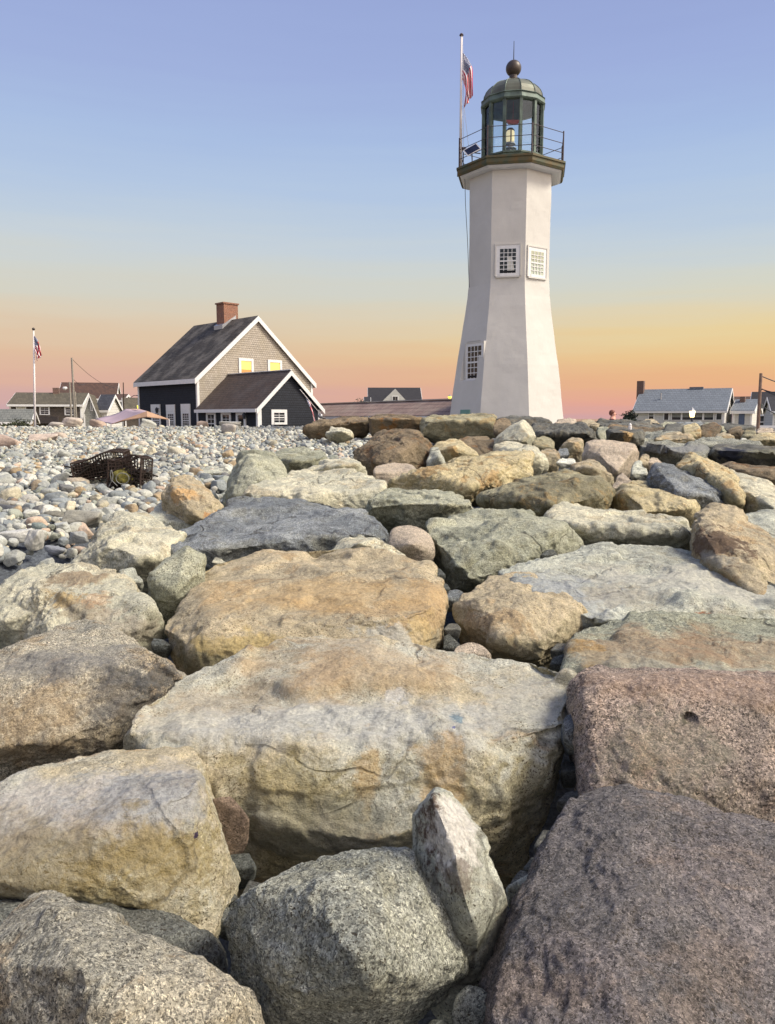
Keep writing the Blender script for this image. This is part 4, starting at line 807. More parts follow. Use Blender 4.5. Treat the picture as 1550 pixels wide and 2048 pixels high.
def build_cobbles():
    rs = np.random.default_rng(21)
    mattr = cobble_mat('cobble_mass', 'attr'); minfo = cobble_mat('cobble_single', 'info')
    protos = []
    for k in range(14):
        X = cobble_shape(5, 50 + k, ang=(k % 3 == 0) * 1.2); me = ico(5)[0].copy(); me.name = 'cobble'
        me.vertices.foreach_set('co', X.ravel()); me.materials.clear(); me.materials.append(minfo); me.update(); protos.append((me, X))
    taken = []
    def single(x, y, z, sz, rgb, label, M=None, group='larger cobbles on the beach slope', stretch=(1, 1, 1), k=None):
        me = protos[rs.integers(len(protos)) if k is None else k][0]
        o = bpy.data.objects.new('cobble', me); COL.objects.link(o)
        Rm = Matrix(rotmat(rs) if M is None else M).to_4x4(); o.matrix_world = Matrix.Translation((x, y, z)) @ Rm @ Matrix.Diagonal((sz * stretch[0], sz * stretch[1], sz * stretch[2], 1))
        o.color = lin(rgb); tag(o, label, 'cobble', group); taken.append((x, y, sz)); return o
    # cobbles one can pick out in the photo: px, py, width, height (px), colour, label
    spec = [(10, 886, 46, 31, (206, 172, 150), 'big peach cobble at the edge of the slope below the low grey roof'),
            (87, 878, 46, 20, (214, 188, 168), 'broad pinkish cobble half buried in front of the flagpole'),
            (120, 873, 32, 18, (208, 184, 160), 'peach cobble touching the broad pinkish one'),
            (141, 847, 40, 22, (212, 190, 170), 'tall pale peach cobble on the crest, under the utility poles'),
            (118, 853, 42, 18, (206, 192, 176), 'long cream cobble on the crest beside the tall pale peach one'),
            (198, 848, 36, 15, (204, 168, 140), 'orange-brown flattened cobble on the crest below the pink canopy'),
            (298, 848, 26, 14, (200, 200, 184), 'pale greenish cobble on the crest at the canopy\'s edge'),
            (350, 904, 38, 25, (214, 204, 172), 'big pale yellow cobble alone in the middle of the slope'),
            (284, 888, 30, 20, (212, 200, 178), 'cream pear-shaped cobble above the lobster trap'),
            (405, 848, 20, 12, (206, 174, 150), 'small peach cobble on the crest below the black house'),
            (460, 849, 36, 14, (202, 198, 184), 'pale wide cobble on the crest in front of the ell windows'),
            (456, 861, 30, 22, (196, 184, 170), 'pinkish-grey cobble just below the pale wide one on the crest'),
            (158, 969, 38, 26, (206, 186, 158), 'rough peach cobble at the foot of the lobster trap'),
            (81, 941, 32, 13, (190, 172, 136), 'flat tan cobble up the slope from the angular tan one'),
            (77, 973, 30, 30, (190, 164, 124), 'angular tan cobble standing on edge'),
            (221, 988, 28, 18, (216, 216, 210), 'whitest cobble, right below the lobster trap'),
            (165, 1040, 62, 36, (166, 162, 144), 'widest flat grey-beige cobble low on the slope'),
            (33, 1073, 54, 30, (206, 206, 200), 'big whitish oval cobble near the dark sand'),
            (52, 1047, 52, 18, (118, 128, 124), 'long dark green-grey flat cobble above the whitish oval'),
            (81, 1059, 28, 24, (132, 150, 144), 'teal-grey round cobble beside the long dark flat one'),
            (107, 1102, 42, 16, (148, 154, 166), 'blue-grey flat cobble at the edge of the dark sand'),
            (12, 1022, 38, 24, (104, 106, 112), 'charcoal cobble at the edge of the view'),
            (112, 1035, 46, 22, (142, 136, 116), 'brown-speckled cobble among the lower grey ones'),
            (156, 1075, 32, 26, (168, 170, 166), 'round mid-grey cobble beside the triangular boulder'),
            (70, 1080, 26, 40, (198, 196, 186), 'pale upright cobble next to the whitish oval'),
            (35, 1012, 60, 22, (196, 188, 168), 'cream flat cobble low on the slope at the edge of the view'),
            (60, 1000, 36, 26, (202, 198, 186), 'pale rounded cobble above the charcoal one'),
            (120, 995, 30, 20, (184, 182, 170), 'light grey cobble left of the whitest one'),
            (262, 975, 22, 20, (188, 184, 170), 'light egg-shaped cobble at the trap\'s lower corner'),
            (200, 1023, 30, 22, (182, 168, 146), 'beige cobble just above the triangular boulder'),
            (30, 912, 40, 18, (172, 178, 168), 'greenish wide cobble under the big peach one')]
    for px, py, w_, h_, rgb, lab in spec:
        Yc = beach_Y(min(py + h_ * .4, 1500)) if py > 856 else 35.2
        p_ = P(px, py, Yc); hw = w_ / 2 / F * Yc; hh = h_ / 2 / F * Yc
        a = rs.normal() * .2; g_ = sum(rgb) / 3; rgb = tuple(g_ + (q_ - g_) * .62 for q_ in rgb)
        Mz = Matrix.Rotation(a, 3, 'Z') @ Matrix.Rotation(rs.normal() * .1, 3, 'Y')
        single(p_.x, p_.y, p_.z, 1.0, rgb, lab, M=Mz, stretch=(hw * 1.12, max(hw * .8, hh), hh * 1.5), group='distinct cobbles on the beach slope'); taken[-1] = (p_.x, p_.y, hw)
    # everything else: scatter, biggest as singles, the rest as one mass
    cand = []
    def visible(x, y, z):
        px, py = proj((x, y, z)); return -30 < px < 800 and py < 1160
    A = [(5.6, 37.5, 17000, .055)]
    n = 40000
    yy = 5.0 + (37.8 - 5.0) * rs.random(n) ** .85
    xl = -3.4 - .62 * yy
    xr = edge_x(yy) + .9
    xx = xl + (xr - xl) * rs.random(n)
    sz = np.exp(rs.normal(math.log(.047), .42, n)); sz = np.clip(sz, .022, .15)
    # sort: bury the small in a lower layer, the larger on top
    gz = ground_z(xx, yy)
    T = np.array([t_ for t_ in taken])
    ok = np.ones(n, bool)
    for tx, ty, tr in T: ok &= ((xx - tx) ** 2 + ((yy - ty) * .9) ** 2) > (tr * .8 + sz * .5) ** 2
    # dark sand patch stays bare
    ok &= ~((yy < 6.55) & (xx < -2.2))
    xx, yy, sz, gz = xx[ok], yy[ok], sz[ok], gz[ok]
    layer = rs.random(len(xx)) * .07
    # candidates in view sorted by angular size; keep apart from each other
    ang = sz / yy; order = np.argsort(-ang); chosen = []
    for i in order:
        if len(chosen) >= 265: break
        if not visible(xx[i], yy[i], gz[i]): continue
        if sz[i] / yy[i] > .016 : continue
        if all((xx[i] - xx[j]) ** 2 + (yy[i] - yy[j]) ** 2 > (.75 * (sz[i] + sz[j])) ** 2 for j in chosen): chosen.append(i)
    cs = set(chosen)
    ci = rs.choice(len(PAL), size=len(xx), p=PW)
    for i in chosen:
        c_ = np.array(PAL[ci[i]][0]) * rs.uniform(.92, 1.08)
        single(xx[i], yy[i], gz[i] + .05 + sz[i] * .30, sz[i], tuple(np.clip(c_, 0, 240)), 'rounded %s beach cobble, one of many on the slope' % PAL[ci[i]][1], group='%s cobbles on the slope' % PAL[ci[i]][1])
    idx = np.array([i for i in range(len(xx)) if i not in cs])
    VV = []; FF = []; CC = []; nb = 0
    for lv, sel in ((4, idx[yy[idx] < 8.5]), (3, idx[(yy[idx] >= 8.5) & (yy[idx] < 19)]), (2, idx[yy[idx] >= 19])):
        sh = [cobble_shape(lv, 90 + k, ang=(k % 3 == 0) * 1.2) for k in range(12)]
        me0 = ico(lv)[0]; fa = np.empty(len(me0.polygons) * 3, dtype=np.int32); me0.polygons.foreach_get('vertices', fa); fa = fa.reshape(-1, 3)
        for i in sel:
            Xs = (sh[rs.integers(12)] @ rotmat(rs).T.astype(np.float32)) * sz[i] + np.array([xx[i], yy[i], gz[i] + layer[i] + sz[i] * .22], dtype=np.float32)
            VV.append(Xs); FF.append(fa + nb); nb += len(Xs)
            c_ = np.array(lin(tuple(np.array(PAL[ci[i]][0]) * rs.uniform(.85, 1.1))), dtype=np.float32); CC.append(np.tile(c_, (len(Xs), 1)))
    V = np.concatenate(VV); Fa = np.concatenate(FF); C = np.concatenate(CC)
    me = bpy.data.meshes.new('pebbles'); me.vertices.add(len(V)); me.vertices.foreach_set('co', V.astype(np.float32).ravel())
    me.loops.add(Fa.size); me.loops.foreach_set('vertex_index', Fa.ravel().astype(np.int32))
    me.polygons.add(len(Fa)); me.polygons.foreach_set('loop_start', np.arange(0, Fa.size, 3, dtype=np.int32))
    me.update(calc_edges=True); me.shade_smooth()
    at = me.attributes.new('tone', 'FLOAT_COLOR', 'POINT'); at.data.foreach_set('color', C.ravel())
    me.materials.append(mattr); o = bpy.data.objects.new('pebbles', me); COL.objects.link(o)
    tag(o, 'mass of small grey and cream beach pebbles covering the slope', 'pebbles', kind='stuff')

# ------------------------------------------------------------------ buildings
M_ = {}
def build_mats():
    M_['white'] = plain('white_trim', (226, 224, 220), .55, .05, 5, .05)
    M_['tower'] = plain('painted_masonry', (204, 200, 191), .75, .05, 1.2, .25, c2=(197, 193, 184))
    M_['navy'] = shingle('black_shingles', (38, 42, 52), (30, 33, 42), 'xy', bw=.15, bh=.13, gap=(14, 15, 20))
    M_['greywall'] = shingle('grey_shingles', (186, 176, 162), (166, 156, 142), 'xy', bw=.15, bh=.13, gap=(140, 130, 116), patch=(158, 146, 122), patch_amt=.4)
    M_['roof'] = shingle('wood_roof', (70, 63, 56), (50, 46, 41), 'y', 1.35, .2, .17, (26, 24, 23), patch=(122, 116, 108), patch_amt=.5)
    M_['roof2'] = shingle('brown_roof', (88, 70, 60), (66, 54, 48), 'y', 1.35, .16, .15, (38, 32, 30), patch=(84, 76, 72))
    M_['passroof'] = shingle('reddish_shingles', (164, 138, 124), (142, 118, 106), 'x', 1.25, .26, .22, (70, 54, 48), patch=(158, 142, 126))
    M_['brick'] = shingle('red_brick', (150, 90, 62), (128, 74, 54), 'xy', 1.0, .22, .075, (150, 130, 112))
    M_['brick2'] = shingle('weathered_brick', (118, 84, 72), (96, 70, 62), 'xy', 1.0, .22, .09, (120, 108, 98))
    M_['glass'] = glass_mat('window_glass'); M_['glassreflect'] = glass_mat('painted_reflection_glass', (176, 184, 166), .3); M_['clear'] = clear_glass('lantern_glass')  # the pale pane tone stands in for sky reflected in the glass
    M_['lit'] = plain('lit_blind', (240, 215, 110), .8, .05, emit=(236, 212, 112), estr=.5)
    M_['amber'] = plain('lit_pane_warm', (200, 150, 90), .8, .1, emit=(190, 120, 60), estr=.35)
    M_['reflectgreen'] = plain('green_grey_reflection', (176, 178, 152), .8, .04)  # tone of the reflection painted on one tower window
    M_['dark'] = plain('gap_shade_dark', (20, 20, 24), .9)  # near-black that stands in for shade in the window gaps
    M_['copper'] = plain('verdigris_copper', (104, 120, 108), .6, .1, 2.6, .25, c2=(68, 78, 70), metal=.2)
    M_['copper2'] = plain('browned_copper', (108, 112, 96), .5, .1, 1.3, .15, c2=(80, 78, 66), metal=.3)
    M_['deckgreen'] = plain('mossy_copper', (70, 78, 58), .7, .1, 3, .3, c2=(104, 82, 44))
    M_['ball'] = plain('bronze_ball', (78, 68, 60), .45, .1, 6, .15, c2=(70, 62, 56), metal=.4)
    M_['iron'] = plain('dark_iron', (66, 50, 52), .6, .1)
    M_['steel'] = plain('galvanised_steel', (170, 170, 172), .4, .05, metal=.5)
    M_['polewhite'] = plain('white_pole_paint', (222, 214, 210), .4, .04)
    M_['wood'] = plain('pole_wood', (142, 116, 100), .85, .15, 8, .3)
    M_['woodgrey'] = plain('grey_pole_wood', (150, 142, 130), .85, .15, 8, .3)
    M_['panel'] = plain('solar_cells', (30, 36, 56), .2, .05)
    M_['rope'] = plain('halyard', (196, 196, 200), .8)
    M_['oldrope'] = plain('old_rope', (136, 136, 130), .9)
    M_['cable'] = plain('cable', (52, 54, 60), .7)
    M_['red'] = plain('red_enamel', (176, 62, 52), .5)
    M_['teal'] = plain('teal_hatch', (120, 160, 146), .7, .08)
    M_['cream'] = plain('cream_siding', (206, 204, 192), .8, .05)
    M_['lamp'] = plain('lamp_glow', (255, 240, 200), .5, emit=(255, 226, 160), estr=3.5)
    M_['lampy'] = plain('yellow_lamp_glow', (240, 230, 120), .5, emit=(244, 226, 70), estr=1.6)
    M_['lens'] = plain('beacon_glow', (240, 220, 150), .4, emit=(250, 230, 190), estr=.6)
    M_['weed'] = plain('dried_wire', (58, 42, 32), .8, .2, 30)
    M_['buoy'] = plain('yellow_buoy', (128, 120, 44), .8, .25, 25, .4, c2=(58, 54, 26))
    for k, c, c2 in (('oliveroof', (104, 96, 78), (84, 78, 62)), ('brownroof', (96, 70, 56), (76, 56, 46)), ('navyroof', (64, 66, 74), (50, 52, 60)), ('greyroof', (128, 128, 120), (108, 110, 104)),
                     ('blueroof', (124, 131, 138), (112, 119, 126)), ('blackroof', (50, 48, 50), (40, 38, 42)), ('darkroof', (70, 60, 58), (56, 50, 50))):
        M_[k] = shingle(k, c, c2, 'x', 1.4, .3, .22, tuple(int(v * .6) for v in c2))
    for k, c, c2 in (('brownwall', (100, 88, 78), (84, 76, 68)), ('greyshingle', (150, 150, 142), (134, 134, 128)), ('tanwall', (158, 138, 108), (140, 120, 94)), ('bluegreywall', (92, 94, 98), (78, 80, 86)),
                     ('clap', (214, 212, 204), (206, 204, 196))):
        M_[k] = shingle(k, c, c2, 'xy', 1.0, .3 if k != 'clap' else 4.0, .16, tuple(int(v * .7) for v in c2))
    m, t, b = new_mat('flag_cloth'); uv = t.a('ShaderNodeUVMap'); s = t.a('ShaderNodeSeparateXYZ', {0: uv.outputs[0]})
    st = t.math('MODULO', t.math('FLOOR', t.math('MULTIPLY', s.outputs[1], 13)), 2.0)
    col = t.mix(st, lin((190, 30, 50)), lin((232, 224, 224)))
    can = t.math('MULTIPLY', t.math('LESS_THAN', s.outputs[0], .3), t.math('LESS_THAN', s.outputs[1], 7 / 13))
    vo = t.a('ShaderNodeTexVoronoi', {'Vector': t.a('ShaderNodeMapping', {'Vector': uv.outputs[0], 'Scale': (27, 17, 1)}).outputs[0], 'Scale': 1.0, 'Randomness': 0.0})
    blue = t.mix(t.math('LESS_THAN', vo.outputs['Distance'], .3), lin((38, 48, 96)), lin((214, 214, 220)))
    col = t.mix(can, col, blue); t.l.new(col, b.inputs['Base Color']); b.inputs['Roughness'].default_value = .8
    M_['flag'] = m

class Frame:
    def __init__(s, loc, rz): s.loc = Vector(loc); s.rz = rz; s.R = Matrix.Rotation(-rz, 3, 'Z')
    def L(s, w): return s.R @ (Vector(w) - s.loc)
    def hit(s, px, py, axis, val):
        o = s.L((0, 0, 0)); d = s.R @ ray(px, py)
        return o + d * ((val - o[axis]) / d[axis])
def window(parent, M, a0, a1, z0, z1, fw=.1, cols=3, rows=4, pane='glass', frame='white', blind=None, proud=.05, gap=0.0, sash=True, name='window'):
    """frame mesh > pane, glazing bars.  M maps (along the wall, out of the wall, up)"""
    if a0 > a1: a0, a1 = a1, a0
    mb = MB(M)
    mb.box((a0, -.02, z0), (a0 + fw, proud, z1)); mb.box((a1 - fw, -.02, z0), (a1, proud, z1))
    mb.box((a0 + fw, -.02, z1 - fw), (a1 - fw, proud - .002, z1)); mb.box((a0 + fw, -.02, z0), (a1 - fw, proud + .02, z0 + fw * .7))
    w = mb.build(name, M_[frame], parent)
    b0, b1, c0, c1 = a0 + fw, a1 - fw, z0 + fw * .7, z1 - fw
    MB(M).box((b0, -.015, c0), (b1, .008, c1)).build('pane', M_[pane], w)
    if blind:
        MB(M).box((b0 + .01, .009, c0 + (c1 - c0) * blind[1]), (b1 - .01, .013, c1 - .01)).build('blind', M_[blind[0]], w)
    if sash:
        g = MB(M); t = max(.012, (b1 - b0) * .035)
        for i in range(1, cols):
            x = b0 + (b1 - b0) * i / cols; g.box((x - t / 2, .014, c0), (x + t / 2, .026, c1))
        for j in range(1, rows):
            z = c0 + (c1 - c0) * j / rows; tt = t * (2.2 if j * 2 == rows else 1); g.box((b0, .0145, z - tt / 2), (b1, .029 if j * 2 == rows else .0265, z + tt / 2))
        g.build('glazing_bars', M_[frame], w)
    return w
def gabled(root, W, L, zb, ze, zr, axis, wall, roof, trim='white', gable=None, oh=.25, ov=.2, t=.12, th=.15, trimh=.18):
    mp = (lambda u, v, z: (u, v, z)) if axis == 'y' else (lambda u, v, z: (v, u, z))
    dv = Vector(mp(0, 1, 0))
    pent = [(0, zb), (W, zb), (W, ze), (W / 2, zr), (0, ze)]
    for v0 in (0, L - th): MB().prism([mp(u, v0, z) for u, z in pent], dv * th).build('gable_wall', M_[gable or wall], root)
    for u0 in (.003, W - th - .003): MB().box(*[tuple(min(a, b) for a, b in zip(mp(u0, th, zb), mp(u0 + th, L - th, ze))), tuple(max(a, b) for a, b in zip(mp(u0, th, zb), mp(u0 + th, L - th, ze)))]).build('side_wall', M_[wall], root)
    sl = (zr - ze) / (W / 2); e = .012
    def chev(lo, hi, o=oh): return [(-o, ze - o * sl + hi), (W / 2, zr + hi), (W + o, ze - o * sl + hi), (W + o, ze - o * sl + lo), (W / 2, zr + lo), (-o, ze - o * sl + lo)]
    r = MB().prism([mp(u, -ov, z) for u, z in chev(e, t + e)], dv * (L + 2 * ov)).build('roof', M_[roof], root)
    tr = MB()
    for v0 in (-ov - .05, L + ov + .004): tr.prism([mp(u, v0, z) for u, z in chev(e - trimh, t + e - .03, oh + .01)], dv * .046)
    for sgn in (0, 1):
        u0 = -oh - .04 if sgn == 0 else W + oh + .001
        a, b = mp(u0, -ov, ze - oh * sl - trimh * .75), mp(u0 + .039, L + ov, ze - oh * sl + t * .8)
        tr.box(tuple(min(p, q) for p, q in zip(a, b)), tuple(max(p, q) for p, q in zip(a, b)))
    for (u0, v0) in ((-.03, -.03), (W - .12, -.03), (-.03, L - .12), (W - .12, L - .12)):
        a, b = mp(u0, v0, zb), mp(u0 + .15, v0 + .15, ze - .02)
        tr.box(tuple(min(p, q) for p, q in zip(a, b)), tuple(max(p, q) for p, q in zip(a, b)))
    tr.build('trim_boards', M_[trim], root)
    return r
def wallM(axis, val, out):
    """(a, d, z) -> local: wall plane axis=val, outward sign"""
    if axis == 1: return Matrix(((1, 0, 0, 0), (0, out, 0, val), (0, 0, 1, 0), (0, 0, 0, 1)))
    return Matrix(((0, out, 0, val), (1, 0, 0, 0), (0, 0, 1, 0), (0, 0, 0, 1)))
GZ = -1.62
def keeper_house():
    fr = Frame((-10.98, 45.0, GZ), R(45))
    root = empty('house', fr.loc, fr.rz, "keeper's house with black side walls, grey shingled gable and lit yellow windows", 'house')
    W, L, ze, zr = 8.55, 7.1, 4.0, 7.72
    rf = gabled(root, W, L, 0, ze, zr, 'y', 'navy', 'roof', gable='greywall', oh=.22, ov=.12, trimh=.22)
    # chimney on the ridge
    c = fr.hit(455, 640, 0, W / 2 - .3); y0 = c.y; ch = MB().box((W / 2 - .55, y0, zr - .5), (W / 2 + .5, y0 + .85, 8.80)).build('chimney', M_['brick'], rf)
    MB().box((W / 2 - .62, y0 - .05, 8.81), (W / 2 + .57, y0 + .9, 8.90)).build('chimney_cap', M_['brick'], rf)
    MB().prism([(W / 2 - .72, y0 - .06, zr - .62), (W / 2 + .3, y0 - .06, zr + .22), (W / 2 + .3, y0 - .06, zr + .42), (W / 2 - .72, y0 - .06, zr - .25)], (0, .98, 0)).build('flashing', M_['steel'], rf)
    # gable windows, lit
    Mg = wallM(1, 0, -1)
    for x0, y0, x1, y1, bl in ((476.8, 715.7, 507, 753, .36), (534.8, 719, 563.7, 750, .16)):
        a = fr.hit(x0, y0, 1, 0); b = fr.hit(x1, y1, 1, 0)
        window(root, Mg, a.x, b.x, b.z, a.z, .16, 2, 2, pane='amber', blind=('lit', bl), sash=False)
    Ms = wallM(0, 0, -1)
    for x0, x1, yt in ((302.6, 320.6, 809), (333, 350, 809.5), (362.5, 380.5, 808)):
        a = fr.hit(x0, yt, 0, 0); b = fr.hit(x1, yt, 0, 0)
        window(root, Ms, a.y, b.y, 1.0, a.z - .42, .15, 3, 6)
        MB(Ms).box((min(a.y, b.y) + .0, -.02, a.z - .417), (max(a.y, b.y), .055, a.z)).build('window_head', M_['white'], root)
    MB(Ms).box((.1, -.02, .80), (L - .1, .04, .96)).build('base_board', M_['white'], root)
    # the ell in front of the gable
    e = empty('ell', (0, 0, 0)); e.parent = root
    ew, el, eze, ezr = 4.24, 5.9, 2.22, 4.12
    def E(mb, nm, mt): return mb.build(nm, M_[mt], e)
    E(MB().prism([(0, -el, 0), (ew, -el, 0), (ew, -el, eze), (ew / 2, -el, ezr), (0, -el, eze)], (0, .15, 0)), 'gable_wall', 'navy')
    E(MB().box((.003, -el + .15, 0), (.15, -.02, eze)), 'side_wall', 'navy'); E(MB().box((ew - .15, -el + .15, 0), (ew - .003, -.02, eze)), 'side_wall', 'navy')
    sl = (ezr - eze) / (ew / 2); o = .2
    ch = [(-o, eze - o * sl + .11), (ew / 2, ezr + .11), (ew + o, eze - o * sl + .11), (ew + o, eze - o * sl + .01), (ew / 2, ezr + .01), (-o, eze - o * sl + .01)]
    E(MB().prism([(u, -el - .15, z) for u, z in ch], (0, el + .14, 0)), 'roof', 'roof2')
    ch2 = [(-o - .01, eze - o * sl + .09), (ew / 2, ezr + .09), (ew + o + .01, eze - o * sl + .09), (ew + o + .01, eze - o * sl - .17), (ew / 2, ezr - .17), (-o - .01, eze - o * sl - .17)]
    E(MB().prism([(u, -el - .20, z) for u, z in ch2], (0, .046, 0)).box((-o - .07, -el - .15, eze - o * sl - .08), (-o - .001, -.02, eze - o * sl + .1))
      .box((-.05, -el - .04, 0), (.2, -el + .12, eze - .1)).box((ew - .16, -el - .04, 0), (ew + .03, -el + .12, eze - .1))
      .box((ew / 2 - .05, -el - .15, ezr + .115), (ew / 2 + .05, -.01, ezr + .16)), 'trim_boards', 'white')
    Me = wallM(0, 0, -1)
    for x0, x1 in ((413, 431.6), (442.7, 462)):
        a = fr.hit(x0, 820, 0, 0); b = fr.hit(x1, 821, 0, 0)
        window(e, Me, a.y, b.y, .75, 1.98, .13, 2, 4)
    a = fr.hit(473, 821, 0, 0); b = fr.hit(492, 821, 0, 0); ys = sorted((a.y, b.y))
    d = E(MB(Me).box((ys[0], -.02, 0), (ys[0] + .16, .06, 2.0)).box((ys[1] - .16, -.02, 0), (ys[1], .06, 2.0)).box((ys[0] + .16, -.02, 1.82), (ys[1] - .16, .058, 2.0)), 'door', 'white')
    MB(Me).box((ys[0] + .16, -.02, 0), (ys[1] - .16, .01, 1.82)).build('door_leaf', M_['glass'], d)
    Mg2 = wallM(1, -el, -1)
    a = fr.hit(541.8, 819, 1, -el); b = fr.hit(573.5, 849, 1, -el)
    window(e, Mg2, a.x, b.x, b.z, a.z, .17, 2, 4, pane='glass')
    for px, py, ax, nm in ((494.5, 832, 0, 'a'), (319.5, 821, 0, 'b')):
        h = fr.hit(px, py, ax, 0); w = MB(Me)
        w.box((h.y - .05, 0, h.z - .05), (h.y + .05, .04, h.z + .2)); w.bar((h.y, .04, h.z + .12), (h.y, .2, h.z + .12), .03)
        w.add([(h.y - .08, .12, h.z + .1), (h.y + .08, .12, h.z + .1), (h.y + .08, .28, h.z + .1), (h.y - .08, .28, h.z + .1), (h.y - .05, .15, h.z - .16), (h.y + .05, .15, h.z - .16), (h.y + .05, .25, h.z - .16), (h.y - .05, .25, h.z - .16), (h.y, .2, h.z + .22)],
              [(0, 1, 5, 4), (1, 2, 6, 5), (2, 3, 7, 6), (3, 0, 4, 7), (4, 5, 6, 7), (0, 8, 1), (1, 8, 2), (2, 8, 3), (3, 8, 0)])
        w.build('wall_lantern', M_['cable'], root)
    return fr

def far_house(label, x0, x1, ye, yr, Y, yaw, D, wall, roof, gable=None, zb=None, wins=(), name='house', cat='house', oh=.3, ov=.2, trim='white', L=None, trimh=.18):
    A = P(x0, ye, Y); rz = R(yaw); c, s = math.cos(rz), math.sin(rz); r = ray(x1, ye)
    if L is None: L = (r.x * A.y - A.x) / (c - r.x * s)
    zb = GZ if zb is None else zb
    fr = Frame((A.x, A.y, zb), rz)
    root = empty(name, fr.loc, rz, label, cat)
    mid = Vector((A.x, A.y, 0)) + Vector((c, s, 0)) * L / 2 + Vector((-s, c, 0)) * D / 2
    zr = P((x0 + x1) / 2, yr, mid.y).z - zb
    gabled(root, D, L, 0, A.z - zb, zr, 'x', wall, roof, trim=trim, gable=gable, oh=oh, ov=ov, trimh=trimh)
    Mf = wallM(1, 0, -1)
    for w in wins:
        a = fr.hit(w[0], w[1], 1, 0); b = fr.hit(w[2], w[3], 1, 0)
        window(root, Mf, a.x, b.x, max(b.z, .1), a.z, w[4] if len(w) > 4 else .1, w[5] if len(w) > 5 else 2, w[6] if len(w) > 6 else 2, blind=w[7] if len(w) > 7 else None)
    return fr, root, L, zr, A.z - zb

def chimney_on(fr, root, x0, x1, ytop, ybot, yloc, mat, depth=.6):
    a = fr.hit(x0, ytop, 1, yloc); b = fr.hit(x1, ybot, 1, yloc)
    MB().box((a.x, yloc, b.z), (b.x, yloc + depth, a.z)).build('chimney', M_[mat], root)

def bush(label, px0, px1, ytop, ybot, Y, col=(66, 78, 52), n=1500, seed=3, name='bush', sharp=False):
    rs = np.random.default_rng(seed); a = P(px0, ybot, Y); b = P(px1, ytop, Y); w = b.x - a.x; h = b.z - GZ
    root = empty(name, ((a.x + b.x) / 2, Y, GZ), 0, label, name)
    st = MB(); fo_v = []; fo_f = []
    tips = []
    for k in range(14):
        t = Vector((rs.uniform(-.5, .5) * w, rs.uniform(-.4, .4) * w, h * rs.uniform(.72, 1.0))); m = Vector((t.x * .4, t.y * .4, h * .45))
        st.tube([(0, 0, 0), m, t], [.05, .03, .01], 5); tips.append((m, t))
    st.build('stems', M_['weed'], root)
    for i in range(n):
        m, t = tips[rs.integers(14)]; f = rs.random() ** .6; c = m.lerp(t, f) + Vector(rs.normal(size=3)) * (.10 if sharp else .16)
        s_ = rs.uniform(.04, .09); d1 = Vector(rs.normal(size=3)).normalized() * s_ * (2.2 if sharp else 1.3); d2 = Vector(rs.normal(size=3)).normalized() * s_ * .6
        b_ = len(fo_v); fo_v += [c - d1, c + d2, c + d1, c - d2]; fo_f.append((b_, b_ + 1, b_ + 2, b_ + 3))
    me = bpy.data.meshes.new('foliage'); me.from_pydata([tuple(v) for v in fo_v], [], fo_f); me.materials.append(plain('leaves', col, .8, .3, 4))
    link(bpy.data.objects.new('foliage', me), root)

def flag(label, top, hoist, fly, lean=(0, 0, 0), seed=0, width=.32, name='flag', group=None, along=None):
    """limp flag hanging from its hoist edge; top: world point of the upper hoist corner; along: direction of the hoist edge"""
    nu, nv = 40, 30; vs = []; uv = []
    al = Vector(along) if along is not None else Vector((0, 0, -1))
    for j in range(nv + 1):
        for i in range(nu + 1):
            u, v = i / nu, j / nv
            x = width * (1 - math.exp(-4.5 * u)) * (.22 + .78 * (1 - v) + .1 * math.sin(v * 5 + u * 3 + seed)) + .03 * math.sin(v * 11 + u * 6 + seed) * u
            y = .09 * math.sin(v * 15 + u * 4 + seed) * min(1, u * 3) + .04 * math.sin(u * 11 + seed)
            z = -u * fly * .88 - .03 * math.sin(u * 9 + v * 4)
            p_ = Vector(top) + al * (v * hoist * (1 - .6 * u)) + Vector((x, y, z)) + Vector(lean) * u
            vs.append(p_); uv.append((u, v))
    fs = [(j * (nu + 1) + i, j * (nu + 1) + i + 1, (j + 1) * (nu + 1) + i + 1, (j + 1) * (nu + 1) + i) for j in range(nv) for i in range(nu)]
    me = bpy.data.meshes.new(name); me.from_pydata([tuple(v - Vector(top)) for v in vs], [], fs); me.shade_smooth()
    ul = me.uv_layers.new(name='UVMap')
    for lp in me.loops: ul.data[lp.index].uv = uv[lp.vertex_index]
    me.materials.append(M_['flag']); o = bpy.data.objects.new(name, me); COL.objects.link(o); o.location = tuple(top)
    sd = o.modifiers.new('s', 'SOLIDIFY'); sd.thickness = .006
    tag(o, label, 'flag', group); return o

